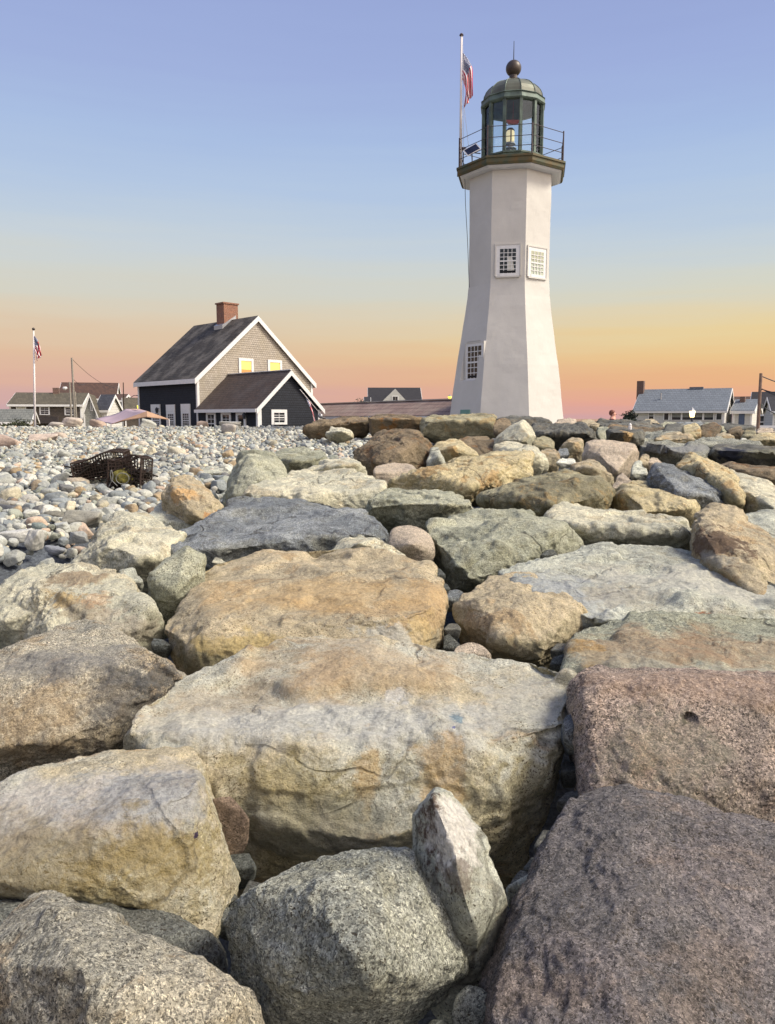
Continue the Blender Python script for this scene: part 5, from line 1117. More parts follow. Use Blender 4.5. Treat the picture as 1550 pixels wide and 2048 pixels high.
def lighthouse():
    Yt = 33.0; ax = P(1013, 835, Yt); zL = lambda py: P(1013, py, Yt).z - GZ
    root = empty('lighthouse', (ax.x, Yt, GZ), 0, 'white eight-sided lighthouse with a green copper lantern room', 'lighthouse')
    az = math.atan2(ax.x, Yt)
    def rad(wpx, py, k=.937): z = zL(py) + GZ; return wpx / 2 * (Yt * CP - z * SP) / F / k
    # vertex angle: -90 deg is towards the camera (rotated by the azimuth); faces 45 deg
    delta = R(-2); base = -math.pi / 2 - az + R(22.5) + delta
    z_top = P(1013, 346, 32.2).z - GZ - .101
    prof = [(rad(229, 850), 0), (rad(222, 835), zL(835)), (rad(199, 735), zL(735)), (rad(181, 675), zL(675)), (rad(168.5, 630), zL(630)), (rad(161.5, 602), zL(602)),
            (rad(157.5, 578), zL(578)), (rad(157, 556), zL(556)), (rad(158, 480), zL(480)), (rad(161, 352), z_top)]
    prof[0] = (prof[1][0] * 1.09, 0)
    WREC = [(-1, zL(759), zL(688), -.42, .42)]
    # finely divided shell so that the hand-trowelled surface is uneven
    pr = []
    for (r0, z0), (r1, z1) in zip(prof, prof[1:]):
        m = max(2, int((z1 - z0) / .12))
        pr += [(r0 + (r1 - r0) * i / m, z0 + (z1 - z0) * i / m) for i in range(m)]
    pr.append(prof[-1]); vs = []; nn = 8 * 14
    for r_, z in pr:
        for k in range(8):
            a0 = base + k * math.pi / 4; a1 = a0 + math.pi / 4
            for q in range(14):
                f = q / 14; vs.append(((1 - f) * r_ * math.cos(a0) + f * r_ * math.cos(a1), (1 - f) * r_ * math.sin(a0) + f * r_ * math.sin(a1), z))
    V = np.array(vs, dtype=np.float32); nrm_ = V.copy(); nrm_[:, 2] = 0; nrm_ /= np.linalg.norm(nrm_, axis=1, keepdims=True)
    V += nrm_ * (fbm(V * .9, 4) * .012 + np.clip(fbm(V * np.array([.8, .8, 1.6]) + 9, 3) - .35, 0, .2) * .03)[:, None]
    for k_, zlo, zhi, alo, ahi in WREC:
        th_ = base + k_ * math.pi / 4 - math.pi / 8; n_ = np.array([math.cos(th_), math.sin(th_)]); u_ = np.array([-n_[1], n_[0]])
        ou = V[:, :2] @ n_; al = V[:, :2] @ u_; m_ = (V[:, 2] > zlo) & (V[:, 2] < zhi) & (al > alo) & (al < ahi) & (ou > .5)
        pl = float(np.interp((zlo + zhi) / 2, [q[1] for q in prof], [q[0] for q in prof])) * math.cos(R(22.5)) - .22
        V[m_, :2] += n_[None].astype(np.float32) * np.minimum(0, pl - ou[m_])[:, None].astype(np.float32)
    fs = [(i * nn + k, i * nn + (k + 1) % nn, (i + 1) * nn + (k + 1) % nn, (i + 1) * nn + k) for i in range(len(pr) - 1) for k in range(nn)]
    sh = MB(); sh.add([tuple(v) for v in V], fs + [tuple(range(nn - 1, -1, -1)), tuple(range(len(vs) - nn, len(vs)))]); sh.build('tower', M_['tower'], root)
    v8 = lambda r_, k, z: Vector((r_ * math.cos(base + k * math.pi / 4), r_ * math.sin(base + k * math.pi / 4), z))
    # which k is the face towards the camera: between vertex 7 (k=-1) and vertex 0
    def face(k, z, r_):
        """matrix on the face between vertices k-1 and k: along, out, up"""
        a, b = v8(r_, k - 1, z), v8(r_, k, z); u = (b - a).normalized(); n = Vector((u.y, -u.x, 0)); c = (a + b) / 2
        return Matrix(((u.x, n.x, 0, c.x), (u.y, n.y, 0, c.y), (0, 0, 1, 0), (0, 0, 0, 1))), (b - a).length
    fl = Frame((ax.x, Yt, GZ), 0)
    def onface(M, px, py):
        o = fl.L((0, 0, 0)); d = ray(px, py); Mi = M.inverted(); o2 = Mi @ o; d2 = Mi.to_3x3() @ d
        return o2 + d2 * (-o2.y / d2.y)
    def rat(z): return float(np.interp(z, [q[1] for q in prof], [q[0] for q in prof]))
    for k, x0, y0, x1, y1, nm in ((0, 990, 488, 1041.5, 551, 'c'), (1, 1055, 489.5, 1093, 558, 'r'), (-1, 931, 686, 968, 759.5, 'l')):
        zc = zL(y0 * .6 + y1 * .4) if k == -1 else zL((y0 + y1) / 2)
        M, _ = face(k, 0, rat(zc) + (.02 if k != -1 else 0.0))
        a = onface(M, x0, y0); b = onface(M, x1, y1); a0, a1 = a.x, b.x; z0, z1 = b.z, a.z
        # plastered surround that fills the taper of the wall
        s_ = MB(M); e = .05; dp = .25
        s_.box((a0, -dp, z0 + .0), (a0 + e, .035, z1)).box((a1 - e, -dp, z0), (a1, .035, z1)).box((a0 + e, -dp, z1 - e), (a1 - e, .033, z1)).box((a0 + e, -dp, z0 - .06), (a1 - e, .05, z0))
        s_.build('window_surround', M_['tower'], root)
        w = window(root, M, a0 + e + .001, a1 - e - .001, z0 + .001, z1 - e - .001, .15 if k != -1 else .12, 4, 6, proud=.015, blind=None, pane='glassreflect' if k == 1 else 'glass')
        w.name = 'window'
        f0 = a0 + e + .15
        if k != 1: MB(M).box((f0 + .02, .028, z0 + .12), (a1 - e - .17, .032, z0 + .2)).build('gap_shade', M_['dark'], w)  # dark strip painting the shade of the gap at the window's foot
        if k == 1: MB(M).box((a0 + .21, .009, z0 + .62), (a1 - .21, .0125, z1 - .20)).build('pane_reflection', M_['reflectgreen'], w)  # flat sheet coloured as the reflection in the upper pane
        if k == 0: MB(M).add([(a0 + .5, .0095, z0 + .2), (a0 + .78, .0095, z0 + .2), (a0 + .68, .0095, z0 + .72), (a0 + .48, .0095, z0 + .75), (a0 + .5, .0125, z0 + .2), (a0 + .78, .0125, z0 + .2), (a0 + .68, .0125, z0 + .72), (a0 + .48, .0125, z0 + .75)],
                             [(0, 1, 2, 3), (4, 5, 6, 7), (0, 1, 5, 4), (1, 2, 6, 5), (2, 3, 7, 6), (3, 0, 4, 7)]).build('curtain', M_['cream'], w)
    M, _ = face(-1, 0, rat(zL(830)) + .0); a = onface(M, 922.5, 819.5); b = onface(M, 939.5, 832)
    MB(M).box((a.x, -.3, b.z - .4), (b.x, .05, a.z)).build('hatch', M_['teal'], root)
    # gallery
    rd, rg = rad(205, 346), rad(209, 338)
    z346, z331 = P(1013, 346, 32.2).z - GZ, P(1013, 330.5, 32.2).z - GZ
    MB().lathe([(rd * .90, z346 - .10), (rd * .93, z346 - .08), (rd * .97, z346 - .02)], 8, base).build('gallery_soffit', M_['white'], root)
    MB().lathe([(rd, z346 - .019), (rg * .985, z346), (rg, z346 + .06), (rg * 1.0, z346 + .2), (rg * 1.02, z346 + .22), (rg * 1.02, z331)], 8, base).build('gallery_deck', M_['deckgreen'], root)
    rr = rg * .97; zr = P(1013, 272, 32.2).z - GZ; ra = MB(); hh = zr - z331
    for k in range(8):
        ra.tube([v8(rr, k, z331), v8(rr, k, zr + .04)], .028, 6)
        for f in (.98, .62, .3): ra.tube([v8(rr, k, z331 + hh * f), v8(rr, k + 1, z331 + hh * f)], .014, 5)
    ra.build('railing', M_['iron'], root)
    # lantern room, twelve sides
    cx = P(1025, 250, Yt).x - ax.x; C0 = (cx, 0)
    b12 = -math.pi / 2 - az + R(15)
    kl = 1.0
    rl = rad(122, 250, kl); zs0, zs1 = z331 + .002, zL(326); ztop = zL(220); zband = zL(205)
    MB().lathe([(rl * 1.12, zs0), (rl * 1.12, zs0 + .08), (rl * 1.05, zs0 + .12), (rl * 1.05, zs1 + .0), (rl * 1.09, zs1 + .02), (rl * 1.09, zs1 + .08)], 12, b12, centre=C0).build('lantern_base', M_['copper'], root)
    p12 = lambda r_, k, z: Vector((cx + r_ * math.cos(b12 + k * math.pi / 6), r_ * math.sin(b12 + k * math.pi / 6), z))
    for k in range(12):
        MB().bar(p12(rl * .98, k, zs1 + .085), p12(rl * .98, k, ztop - .003), .115, .10, up=(math.cos(b12 + k * math.pi / 6), math.sin(b12 + k * math.pi / 6), 0)).build('lantern_post', M_['copper'], root)
        a, b = p12(rl * .95, k, 0), p12(rl * .95, k + 1, 0); d = (b - a).normalized() * .06; n = Vector((d.y, -d.x, 0)).normalized() * .004
        MB().prism([a + d + Vector((0, 0, zs1 + .09)), b - d + Vector((0, 0, zs1 + .09)), b - d + Vector((0, 0, ztop - .01)), a + d + Vector((0, 0, ztop - .01))], n).build('glass_pane', M_['clear'], root)
    # band is a hollow ring so that the inside of the dome shows from below
    R1, R0 = rl * 1.07, rl * .90
    ring = []; 
    def ringmesh(profile, name, mat):
        vs = []; m = len(profile)
        for k in range(12):
            for r_, z in profile: vs.append(tuple(p12(r_, k, z)))
        fs = [(k * m + j, ((k + 1) % 12) * m + j, ((k + 1) % 12) * m + (j + 1) % m, k * m + (j + 1) % m) for k in range(12) for j in range(m)]
        return MB().add(vs, fs).build(name, mat, root)
    ringmesh([(R0, ztop), (rl * 1.04, ztop), (R1, ztop + .05), (rl * 1.03, zband - .06), (rl * 1.06, zband - .03), (rl * 1.03, zband), (R0, zband)], 'lantern_cornice', M_['copper'])
    dome = [(60, 206), (58.5, 197), (55, 189), (50, 182.5), (43, 176), (34, 171), (24, 167), (13, 164)]
    out = [(rad(2 * w, y, 1.0), zL(y) + .003) for w, y in dome]
    ringmesh(out + [(out[-1][0], out[-1][1] - .05)] + [(r_ - .08, z - .04) for r_, z in reversed(out[:-1])], 'dome', M_['copper2'])
    seams = MB()
    for k in range(12): seams.tube([p12(r_ * 1.003, k, z + .004) for r_, z in out], .018, 5)
    seams.build('dome_seams', M_['copper'], root)
    MB().lathe([(rad(30, 163, 1), zL(164)), (rad(26, 163, 1), zL(161.5)), (rad(17, 158, 1), zL(158)), (rad(16, 150, 1), zL(150))], 16, 0, centre=C0).build('neck', M_['ball'], root)
    rb = rad(31, 137, 1); zb_ = zL(137)
    MB().lathe([(max(.01, rb * math.sin(math.pi * i / 16)), zb_ - rb * math.cos(math.pi * i / 16)) for i in range(17)], 24, 0, centre=C0).build('ball', M_['ball'], root, smooth=True)
    MB().tube([(cx, 0, zb_ + rb - .02), (cx, 0, zL(82))], [.022, .012], 6).build('lightning_rod', M_['cable'], root)
    # beacon inside
    zf = zs1 + .08; lx = cx - .08
    zbn = zL(299)
    be = MB().lathe([(.10, zf), (.10, zbn), (.26, zbn + .01), (.26, zbn + .04), (.08, zbn + .06), (.08, zbn + .17), (.22, zbn + .19), (.2, zbn + .25)], 12, 0, centre=(lx, 0)).build('beacon_stand', M_['steel'], root)
    MB().lathe([(.15, zbn + .252), (.17, zbn + .35), (.17, zbn + .66), (.14, zbn + .72)], 16, 0, centre=(lx, 0)).build('beacon_lens', M_['lens'], be, smooth=True)
    cp = MB().lathe([(.15, zbn + .722), (.17, zbn + .74), (.10, zbn + .82)], 12, 0, centre=(lx, 0)); cp.bar((lx, -.172, zbn + .25), (lx, -.172, zbn + .72), .05, .01); cp.build('beacon_cap', M_['iron'], be)
    rd_ = P(1026, 244, Yt - .1); rz_ = rd_.z
    hl = MB(); hl.add([(-.30, -.10, .05), (.26, -.10, .05), (.26, .10, .05), (-.30, .10, .05), (-.18, -.05, -.08), (.2, -.05, -.08), (.2, .05, -.08), (-.18, .05, -.08)], [(0, 1, 2, 3), (4, 7, 6, 5), (0, 4, 5, 1), (1, 5, 6, 2), (2, 6, 7, 3), (3, 7, 4, 0)])
    hl.tube([(0, 0, .05), (0, 0, zL(205) + GZ - rz_)], .01, 5)
    o = hl.build('hanging_fixture', M_['red']); o.location = (rd_.x, rd_.y, rz_); tag(o, 'small red boat-shaped fixture hanging inside the lantern room', 'fixture')
    MB().bar((cx - .45, -rl * .5, zL(208)), (cx + .45, -rl * .5, zL(208)), .05).build('ceiling_bar', M_['white'], root)
    # solar panel on the gallery
    sp = P(944, 299, Yt - .9); sr = empty('solar_panel', sp, 0, 'small framed solar panel tilted on the lighthouse gallery railing', 'solar panel')
    Ms = Matrix.Rotation(R(28), 4, 'Y').inverted() @ Matrix.Rotation(R(50), 4, 'X')
    MB(Ms).box((-.30, -.23, -.02), (.30, .23, 0)).build('panel_frame', M_['white'], sr)
    MB(Ms).box((-.26, -.19, .0015), (.26, .19, .006)).build('solar_cells', M_['panel'], sr)
    MB().tube([(0, .05, -.02), (.02, .1, -.35)], .025, 6).tube([(0, .05, -.1), (.35, .1, -.12)], .02, 6).tube([(.02, .1, -.35), (.02, .1, z331 + GZ - sp.z)], .02, 6).build('bracket', M_['iron'], sr)
    # flagpole fixed to the edge of the gallery
    pb, pt = P(921, 347, Yt), P(923, 72, Yt - .1); fr_ = empty('flagpole', pb, 0, 'tall white flagpole fixed to the edge of the lighthouse gallery', 'flagpole')
    MB().tube([(0, 0, 0), pt - pb], [.065, .04], 10).build('pole', M_['polewhite'], fr_, smooth=True)
    d = pt - pb; MB().lathe([(.07, d.z), (.09, d.z + .03), (.05, d.z + .09)], 10, 0, centre=(d.x, d.y)).build('truck', M_['iron'], fr_)
    MB().box((-.13, -.08, -.1), (.12, .1, .05)).box((-.08, -.07, zL(300) + GZ - pb.z), (.2, .09, zL(295) + GZ - pb.z)).build('bracket', M_['iron'], fr_)
    q1 = P(927.5, 206, Yt - .15) - pb; q2 = P(937, 291, Yt - .4) - pb; q3 = P(926, 302, Yt - .1) - pb
    MB().tube([d + Vector((.05, 0, -.05)), q1, q2, q3], .008, 4).tube([q1, P(927, 300, Yt - .1) - pb], .007, 4).build('halyard', M_['rope'], fr_)
    flag('limp red-striped flag hanging beside the lighthouse lantern', P(925.5, 104, Yt - .12), 1.05, 1.9, seed=1.0, width=.44)
    lc = P(929.5, 350, Yt - .3); cb = MB().tube([lc, P(931, 410, Yt - .4), P(935, 480, Yt - .5), P(938.5, 575, Yt - .6)], .012, 5).build('cable', M_['cable'], loc=lc)
    tag(cb, 'thin dark cable running down beside the lighthouse wall from the gallery', 'cable')

def lantern_post(label, px, ytop, ybot, Y, mat, wpx, group=None):
    t = P(px, ytop, Y); b = P(px, ybot, Y); s = wpx / F * Y / 2; h = t.z - b.z
    r = empty('lamp_post', (t.x, Y, GZ), 0, label, 'lamp post', group); zb = b.z - GZ
    MB().tube([(0, 0, 0), (0, 0, zb - .02)], [.07, .045], 8).build('post', M_['cable'], r)
    MB().lathe([(s * .62, zb), (s * .98, zb + h * .62)], 6, 0).build('lantern_glass', M_[mat], r)
    MB().lathe([(s * 1.02, zb + h * .622), (s * .35, zb + h * .86), (s * .1, zb + h)], 6, 0).build('lantern_roof', M_['lampy' if mat == 'lampy' else 'lamp'] if False else M_['steel'], r)

def utility_pole(label, px, ytop, Y, w, mat='woodgrey', lean=0, arm=None, wires=()):
    t = P(px, ytop, Y); r = empty('utility_pole', (t.x, Y, GZ), 0, label, 'utility pole', 'utility poles')
    MB().tube([(-lean, 0, 0), (0, 0, t.z - GZ)], [w / 2 * 1.25, w / 2], 9).build('pole', M_[mat], r)
    if wires:
        for i, (p0, p1, sag) in enumerate(wires):
            a, b = Vector(p0) - Vector((t.x, Y, GZ)), Vector(p1) - Vector((t.x, Y, GZ)); pts = [a.lerp(b, f / 12) + Vector((0, 0, -sag * 4 * (f / 12) * (1 - f / 12))) for f in range(13)]
            MB().tube(pts, .022, 4).build('wire', M_['cable'], r)
    return r

def town():
    D = far_house
    f, r, L, zr, ze = D('long shingled house with an olive-brown roof and white double windows behind the flagpole', 19, 162, 808.5, 787.5, 85, 11, 7.2, 'brownwall', 'oliveroof', gable='clap',
        wins=((32, 811, 53, 823, .12, 2, 1, ('cream', 0)), (78.5, 812, 100, 830, .14, 2, 4), (128.5, 813, 152, 830.5, .14, 2, 4)))
    chimney_on(f, r, 105, 118, 775.5, 792, 3.2, 'brick2')
    g = f.hit(60, 838, 1, 0); h = f.hit(118, 842.5, 1, 0); MB().box((g.x, -.6, h.z - .25), (h.x, -.01, g.z + .25)).build('porch_roof', M_['darkroof'], r)
    f, r, L, zr, ze = D('big house with a dark reddish-brown roof behind the long shingled house', 118, 230, 796, 767, 105, 14, 8, 'brownwall', 'brownroof', gable='cream')
    D('steep narrow gabled cottage clad in pale grey shingles, end-on behind the cobbles', 167.5, 191, 842, 790.5, 70, 90 - 12, .01 + 1.2, 'greyshingle', 'oliveroof') if False else None
    # the narrow gable end faces the camera: ridge runs away from it
    A = P(168, 845, 72); B = P(193, 845, 72); W_ = B.x - A.x; rt = empty('cottage', (A.x, 72, GZ), R(16), 'steep narrow cottage clad in pale grey shingles, gable end towards the beach', 'cottage')
    gabled(rt, W_, 6.0, 0, P(168, 828, 72).z - GZ, P(180, 790.5, 72).z - GZ, 'y', 'greyshingle', 'oliveroof', oh=.25, ov=.15)
    hh = P(180, 812, 72).z - GZ; window(rt, wallM(1, 0, -1), W_ * .55, W_ * .72, hh - .45, hh + .45, .06, 1, 2)
    f, r, L, zr, ze = D('small house with a dark slate roof and pale gable between steep cottage and canopy', 192, 213, 820.5, 791.5, 76, -14 + 16, 4.6, 'clap', 'navyroof', gable='clap', oh=.15, wins=((194, 826, 210, 836, .1, 1, 1, ('cream', 0)),))
    D('cream house wing with a low brown roof behind the small slate-roofed house', 226, 245, 800.5, 790, 98, 6, 5, 'clap', 'brownroof')
    D('low brown-roofed building beside the black corner of the keeper\'s house', 250, 292, 823, 797.5, 90, 20, 6, 'brownwall', 'oliveroof')
    D('low building with a weathered grey shingle roof at the edge of the view', -40, 57, 843.5, 822, 52, 18, 4, 'tanwall', 'greyroof', trimh=.1)
    # middle and right
    f, r, L, zr, ze = D('dark-roofed house with a white front gable, beyond the shingled passage', 739, 841.5, 803, 777, 110, 2, 7, 'clap', 'blackroof')
    a = f.hit(765, 802, 1, -.35); b = f.hit(813, 802, 1, -.35); c = f.hit(790.4, 777.5, 1, -.35)
    gb = MB().prism([(a.x, -.35, 0), (b.x, -.35, 0), (b.x, -.35, a.z), (c.x, -.35, c.z), (a.x, -.35, a.z)], (0, 3.5, 0)).build('front_gable', M_['clap'], r)
    w0 = f.hit(784, 791.5, 1, -.35); w1 = f.hit(797, 802, 1, -.35); window(r, wallM(1, -.35, -1), w0.x, w1.x, w1.z, w0.z, .12, 2, 1)
    D('low dark lean-to at the end of the dark-roofed house', 731, 738.5, 803, 795.5, 109, 2, 4, 'bluegreywall', 'blackroof')
    bush('dark bush in front of the dark-roofed house beyond the passage', 704, 731, 794, 812, 80, n=900, seed=5)
    # shingled passage from the keeper's house to the lighthouse
    A = Vector((-5.45, 47.2, 0)); yaw = math.atan2(-11.8, 7.44); rt = empty('passage_building', (A.x, A.y, GZ), yaw, 'long low covered passage with a reddish shingled roof running to the lighthouse', 'passage')
    gabled(rt, 2.6, 15.6, 0, .12 - GZ, .76 - GZ, 'x', 'tanwall', 'passroof', oh=.2, ov=.05, trimh=.14)
    Fp = Frame((A.x, A.y, GZ), yaw); a = Fp.hit(620, 840, 1, 0); b = Fp.hit(650, 852, 1, 0); window(rt, wallM(1, 0, -1), a.x, b.x, .7, a.z, .15, 2, 1)
    MB().box((-.05, 1.2, .76 - GZ + .14), (15.6, 1.4, .76 - GZ + .18)).build('ridge_cap', M_['steel'], rt)
    f, r, L, zr, ze = D('long white house with a blue-grey roof and a row of porch windows', 1271, 1449, 821.5, 780.5, 66, -29, 6.2, 'clap', 'blueroof', oh=.25, trimh=.08,
        wins=((1296.5, 824, 1308.5, 839.5, .07, 1, 2, ('greyshingle', .45)), (1327, 825, 1338.5, 841, .07, 1, 1), (1342.5, 823.5, 1363, 841, .07, 1, 1, ('greyshingle', .35)), (1363.5, 823.5, 1406, 841, .07, 2, 1, ('greyshingle', .35)), (1407, 824, 1428, 841, .07, 1, 1, ('greyshingle', .35)), (1431.5, 825, 1444.5, 840.5, .07, 1, 1)))
    chimney_on(f, r, 1274, 1284, 762, 850, 2.4, 'brick2')
    q = f.hit(1393, 776.5, 1, 3.1); MB().box((q.x - .55, 2.95, zr), (q.x + .55, 3.3, zr + .26)).build('roof_vent', M_['blueroof'], r)
    q = f.hit(1322, 795, 1, 1.5); MB().tube([(q.x, 1.5, q.z - .2), (q.x, 1.5, q.z + .4)], .06, 6).build('vent_pipe', M_['steel'], r)
    f, r, L, zr, ze = D('small white wing with a blue door and a brick chimney beside the long white house', 1467, 1504, 822.5, 801.5, 64, -32, 5, 'clap', 'blueroof', oh=.2)
    chimney_on(f, r, 1480, 1489, 793, 812, 1.7, 'brick2', .5)
    a = f.hit(1478, 824, 1, 0); b = f.hit(1490, 824, 1, 0); MB(wallM(1, 0, -1)).box((a.x, 0, 0), (b.x, .03, a.z)).build('door', plain('blue_door', (78, 92, 118), .6), r)
    D('dark brown roofed house partly hidden behind the small white wing', 1466, 1512, 815, 795, 92, -26, 7, 'brownwall', 'brownroof')
    D('dark grey shingled house with a black roof behind the utility pole', 1502, 1600, 826, 785.5, 80, -28, 7, 'bluegreywall', 'blackroof', wins=((1518, 843, 1529, 852, .1, 1, 1), (1541, 843, 1556, 853, .1, 2, 1)))
    D('pale clapboard house corner at the very edge of the view behind the white rail fence', 1547, 1620, 822, 796, 70, -20, 7, 'clap', 'blackroof')
    bush('dark juniper-like bush at the corner of the long white house', 1249, 1276, 824, 845, 45, n=1500, seed=8, sharp=True, col=(52, 62, 48))
    bush('dark green hedge below the weathered grey roof at the edge of the view', -60, 54, 845, 857, 46, n=3500, seed=9, name='hedge', col=(64, 70, 40))
    # posts, poles, lamps
    lantern_post('lit white street lantern in front of the long white house', 1385, 814.5, 834.5, 30, 'lamp', 13)
    lantern_post('yellow glowing lantern above the pink canopy', 277.5, 806, 819, 58, 'lampy', 8.5)
    lantern_post('tiny yellow-green lantern showing above the passage ridge by the lighthouse', 899.5, 789, 799, 48, 'lampy', 8)
    pr = Vector((P(1522, 750, 34)))
    utility_pole('brown utility pole standing by the crest boulders, wires leading off', 1522, 746.5, 34, .13, 'wood', wires=((P(1522, 752, 34), P(1700, 790, 34), .2), (P(1522, 777, 34), P(1700, 790, 30), .4), (P(1522, 778, 34), P(1700, 775, 30), .3), (P(1526, 813, 34), P(1700, 800, 32), .7)))
    MB().box((.06, -.06, P(1524, 817, 34).z - GZ), (.16, .06, P(1524, 808, 34).z - GZ)).build('junction_box', M_['greyroof'], bpy.data.objects['utility_pole'])
    utility_pole('tallest pale utility pole beside the flagpole, in front of the brown roofs', 143.5, 715.5, 64, .15, 'woodgrey', wires=((P(144, 718, 64), P(235, 775, 100), .6), (P(144, 755, 64), P(170, 768, 90), .3)))
    u = utility_pole('short pole with a floodlight beside the tallest pale pole', 139, 764, 62, .13, 'woodgrey')
    q = P(135, 777, 62); MB().lathe([(.1, -.12), (.2, .0), (.16, .14)], 10, 0, M=Matrix.Translation((q.x - u.location.x - .2, 0, q.z - GZ))).build('floodlight', M_['white'], u)
    utility_pole('short grey pole just right of the tallest pale pole', 150, 783, 63, .12, 'woodgrey')
    utility_pole('thin dark pole in front of the cream house wing', 246.5, 765, 66, .08, 'weed', lean=.1)
    sl_ = empty('street_lamp', (P(258, 800, 95).x, 95, GZ), 0, 'thin curved street lamp arm above the low brown roof', 'street lamp'); zt = P(262, 791, 95).z - GZ
    MB().tube([(0, 0, 0), (0, 0, zt - .8), (.2, 0, zt - .25), (.6, 0, zt), (1.0, 0, zt + .02)], .04, 6).build('pole', M_['cable'], sl_); MB().box((.95, -.1, zt - .06), (1.45, .1, zt + .04)).build('lamp_head', M_['cable'], sl_)
    b = P(68, 850, 40); t = P(67.2, 661, 40); fp = empty('flagpole', (b.x, 40, GZ), 0, 'white flagpole with a ball top standing behind the cobble crest', 'flagpole')
    zt = t.z - GZ; dx = t.x - b.x
    MB().tube([(0, 0, 0), (dx, 0, zt)], [.065, .035], 10).build('pole', M_['polewhite'], fp, smooth=True)
    MB().lathe([(max(.005, .075 * math.sin(math.pi * i / 10)), zt + .07 - .075 * math.cos(math.pi * i / 10)) for i in range(11)], 12, 0, centre=(dx, 0)).build('ball', M_['ball'], fp, smooth=True)
    flag('small limp red-striped flag on the pole behind the cobble crest', P(67.5, 671, 39.9), .75, 1.1, seed=2.6, width=.34)
    # flag leaning out by the ell
    b = P(648, 837, 42.4); t = P(600, 779, 40.2); fl = empty('flagpole', b, 0, 'short slanted flagpole with a silver lamp beside the black ell', 'flagpole')
    MB().tube([(0, 0, 0), t - b], [.022, .018], 8).build('pole', M_['polewhite'], fl, smooth=True); MB().box((-.08, -.05, -.15), (.08, .1, .03)).tube([(0, 0, -.1), (0, 0, GZ - b.z)], .04, 6).build('bracket', M_['iron'], fl)
    t2 = P(612, 794, 40.75); dv = (b - t).normalized(); flag('red-striped flag drooping in a twist from the slanted pole beside the ell', t2 - Vector((0, 0, .03)), .5, 1.75, seed=4.0, width=.12, lean=(.42, 0, 0), along=dv)
    lp = P(641, 832, 42.2); lo = MB().lathe([(max(.01, .13 * math.sin(math.pi * i / 12)), -.13 * math.cos(math.pi * i / 12)) for i in range(13)], 14, 0).tube([(.02, 0, -.1), (.02, 0, GZ - lp.z)], .03, 6).build('globe_lamp', M_['steel'], smooth=True); lo.location = lp
    tag(lo, 'silver globe lamp on a post at the foot of the slanted flagpole', 'lamp')
    # canopy
    Y0 = 44; root = empty('canopy_tent', (P(255, 850, Y0).x, Y0, GZ), 0, 'pinkish fabric canopy sagging between poles in front of the black house', 'canopy'); o_ = Vector(root.location)
    pt = lambda px, py, Y: P(px, py, Y) - o_
    A_, B_, C_, D_, E_ = pt(252, 818, 46), pt(276, 817.5, 46), pt(190, 838, 45), pt(222, 848, 42), pt(294, 822, 42)
    F_, G_, H_ = pt(338, 838, 43), pt(244, 841, 41.8), pt(294, 833, 41.8)
    th = Vector((0, .02, -.04))
    def sheet(polys):
        mb = MB()
        for pl in polys: mb.prism(pl, th)
        return mb
    n_ = 10; pan = MB(); rows = []
    for j in range(n_ + 1):
        f = j / n_; row = []
        for i in range(n_ + 1):
            g = i / n_; p_ = (C_.lerp(A_, g)).lerp(D_.lerp(E_, g), f); p_ = p_ + Vector((0, 0, -.22 * math.sin(math.pi * g) * math.sin(math.pi * (f * .8 + .1)) + .02 * math.sin(f * 9 + g * 7))); row.append(p_)
        rows.append(row)
    vs = [p_ for rw in rows for p_ in rw]; fs = [(j * (n_ + 1) + i, j * (n_ + 1) + i + 1, (j + 1) * (n_ + 1) + i + 1, (j + 1) * (n_ + 1) + i) for j in range(n_) for i in range(n_)]
    q = pan.add(vs, fs).build('canopy_panel', plain('lilac_canvas', (174, 153, 160), .85, .06, 2), root, smooth=True); m = q.modifiers.new('s', 'SOLIDIFY'); m.thickness = .03
    q = sheet([[A_, B_, E_], [B_, F_, E_]]).build('canopy_panel', plain('pink_canvas', (196, 164, 152), .85, .06, 2), root)
    q = sheet([[D_, E_, H_, G_], [E_, F_, H_]]).build('valance', plain('tan_canvas', (178, 144, 118), .85, .08, 3), root)
    ps = MB()
    for p_ in (C_, D_, F_, pt(334, 838, 46.5)): ps.tube([(p_.x, p_.y, p_.z), (p_.x, p_.y, 0)], .035, 6)
    ps.build('poles', M_['polewhite'], root)
    # rail fence
    fr_ = empty('rail_fence', (P(1515, 855, 36).x, 36, GZ), R(-6), 'low white rail fence behind the crest at the edge of the view', 'fence'); z_ = P(1530, 851, 36).z - GZ
    fb = MB()
    for k in range(6): fb.box((k * 1.0, 0, 0), (k * 1.0 + .08, .08, z_ + .05))
    fb.build('fence_posts', M_['white'], fr_); MB().box((-.2, -.03, z_ - .1), (5.6, -.001, z_)).box((-.2, -.03, z_ - .32), (5.6, -.001, z_ - .24)).build('rails', M_['white'], fr_)
    # white bottle left on the block
    bp_ = P(1260, 858, 13.3); bo = MB().lathe([(.028, -.01), (.03, .035), (.024, .05), (.026, .055), (.026, .075), (.008, .1)], 12, 0).build('bottle', M_['white'], smooth=False); bo.location = bp_; tag(bo, 'small white bottle standing on the square-ended block', 'bottle')

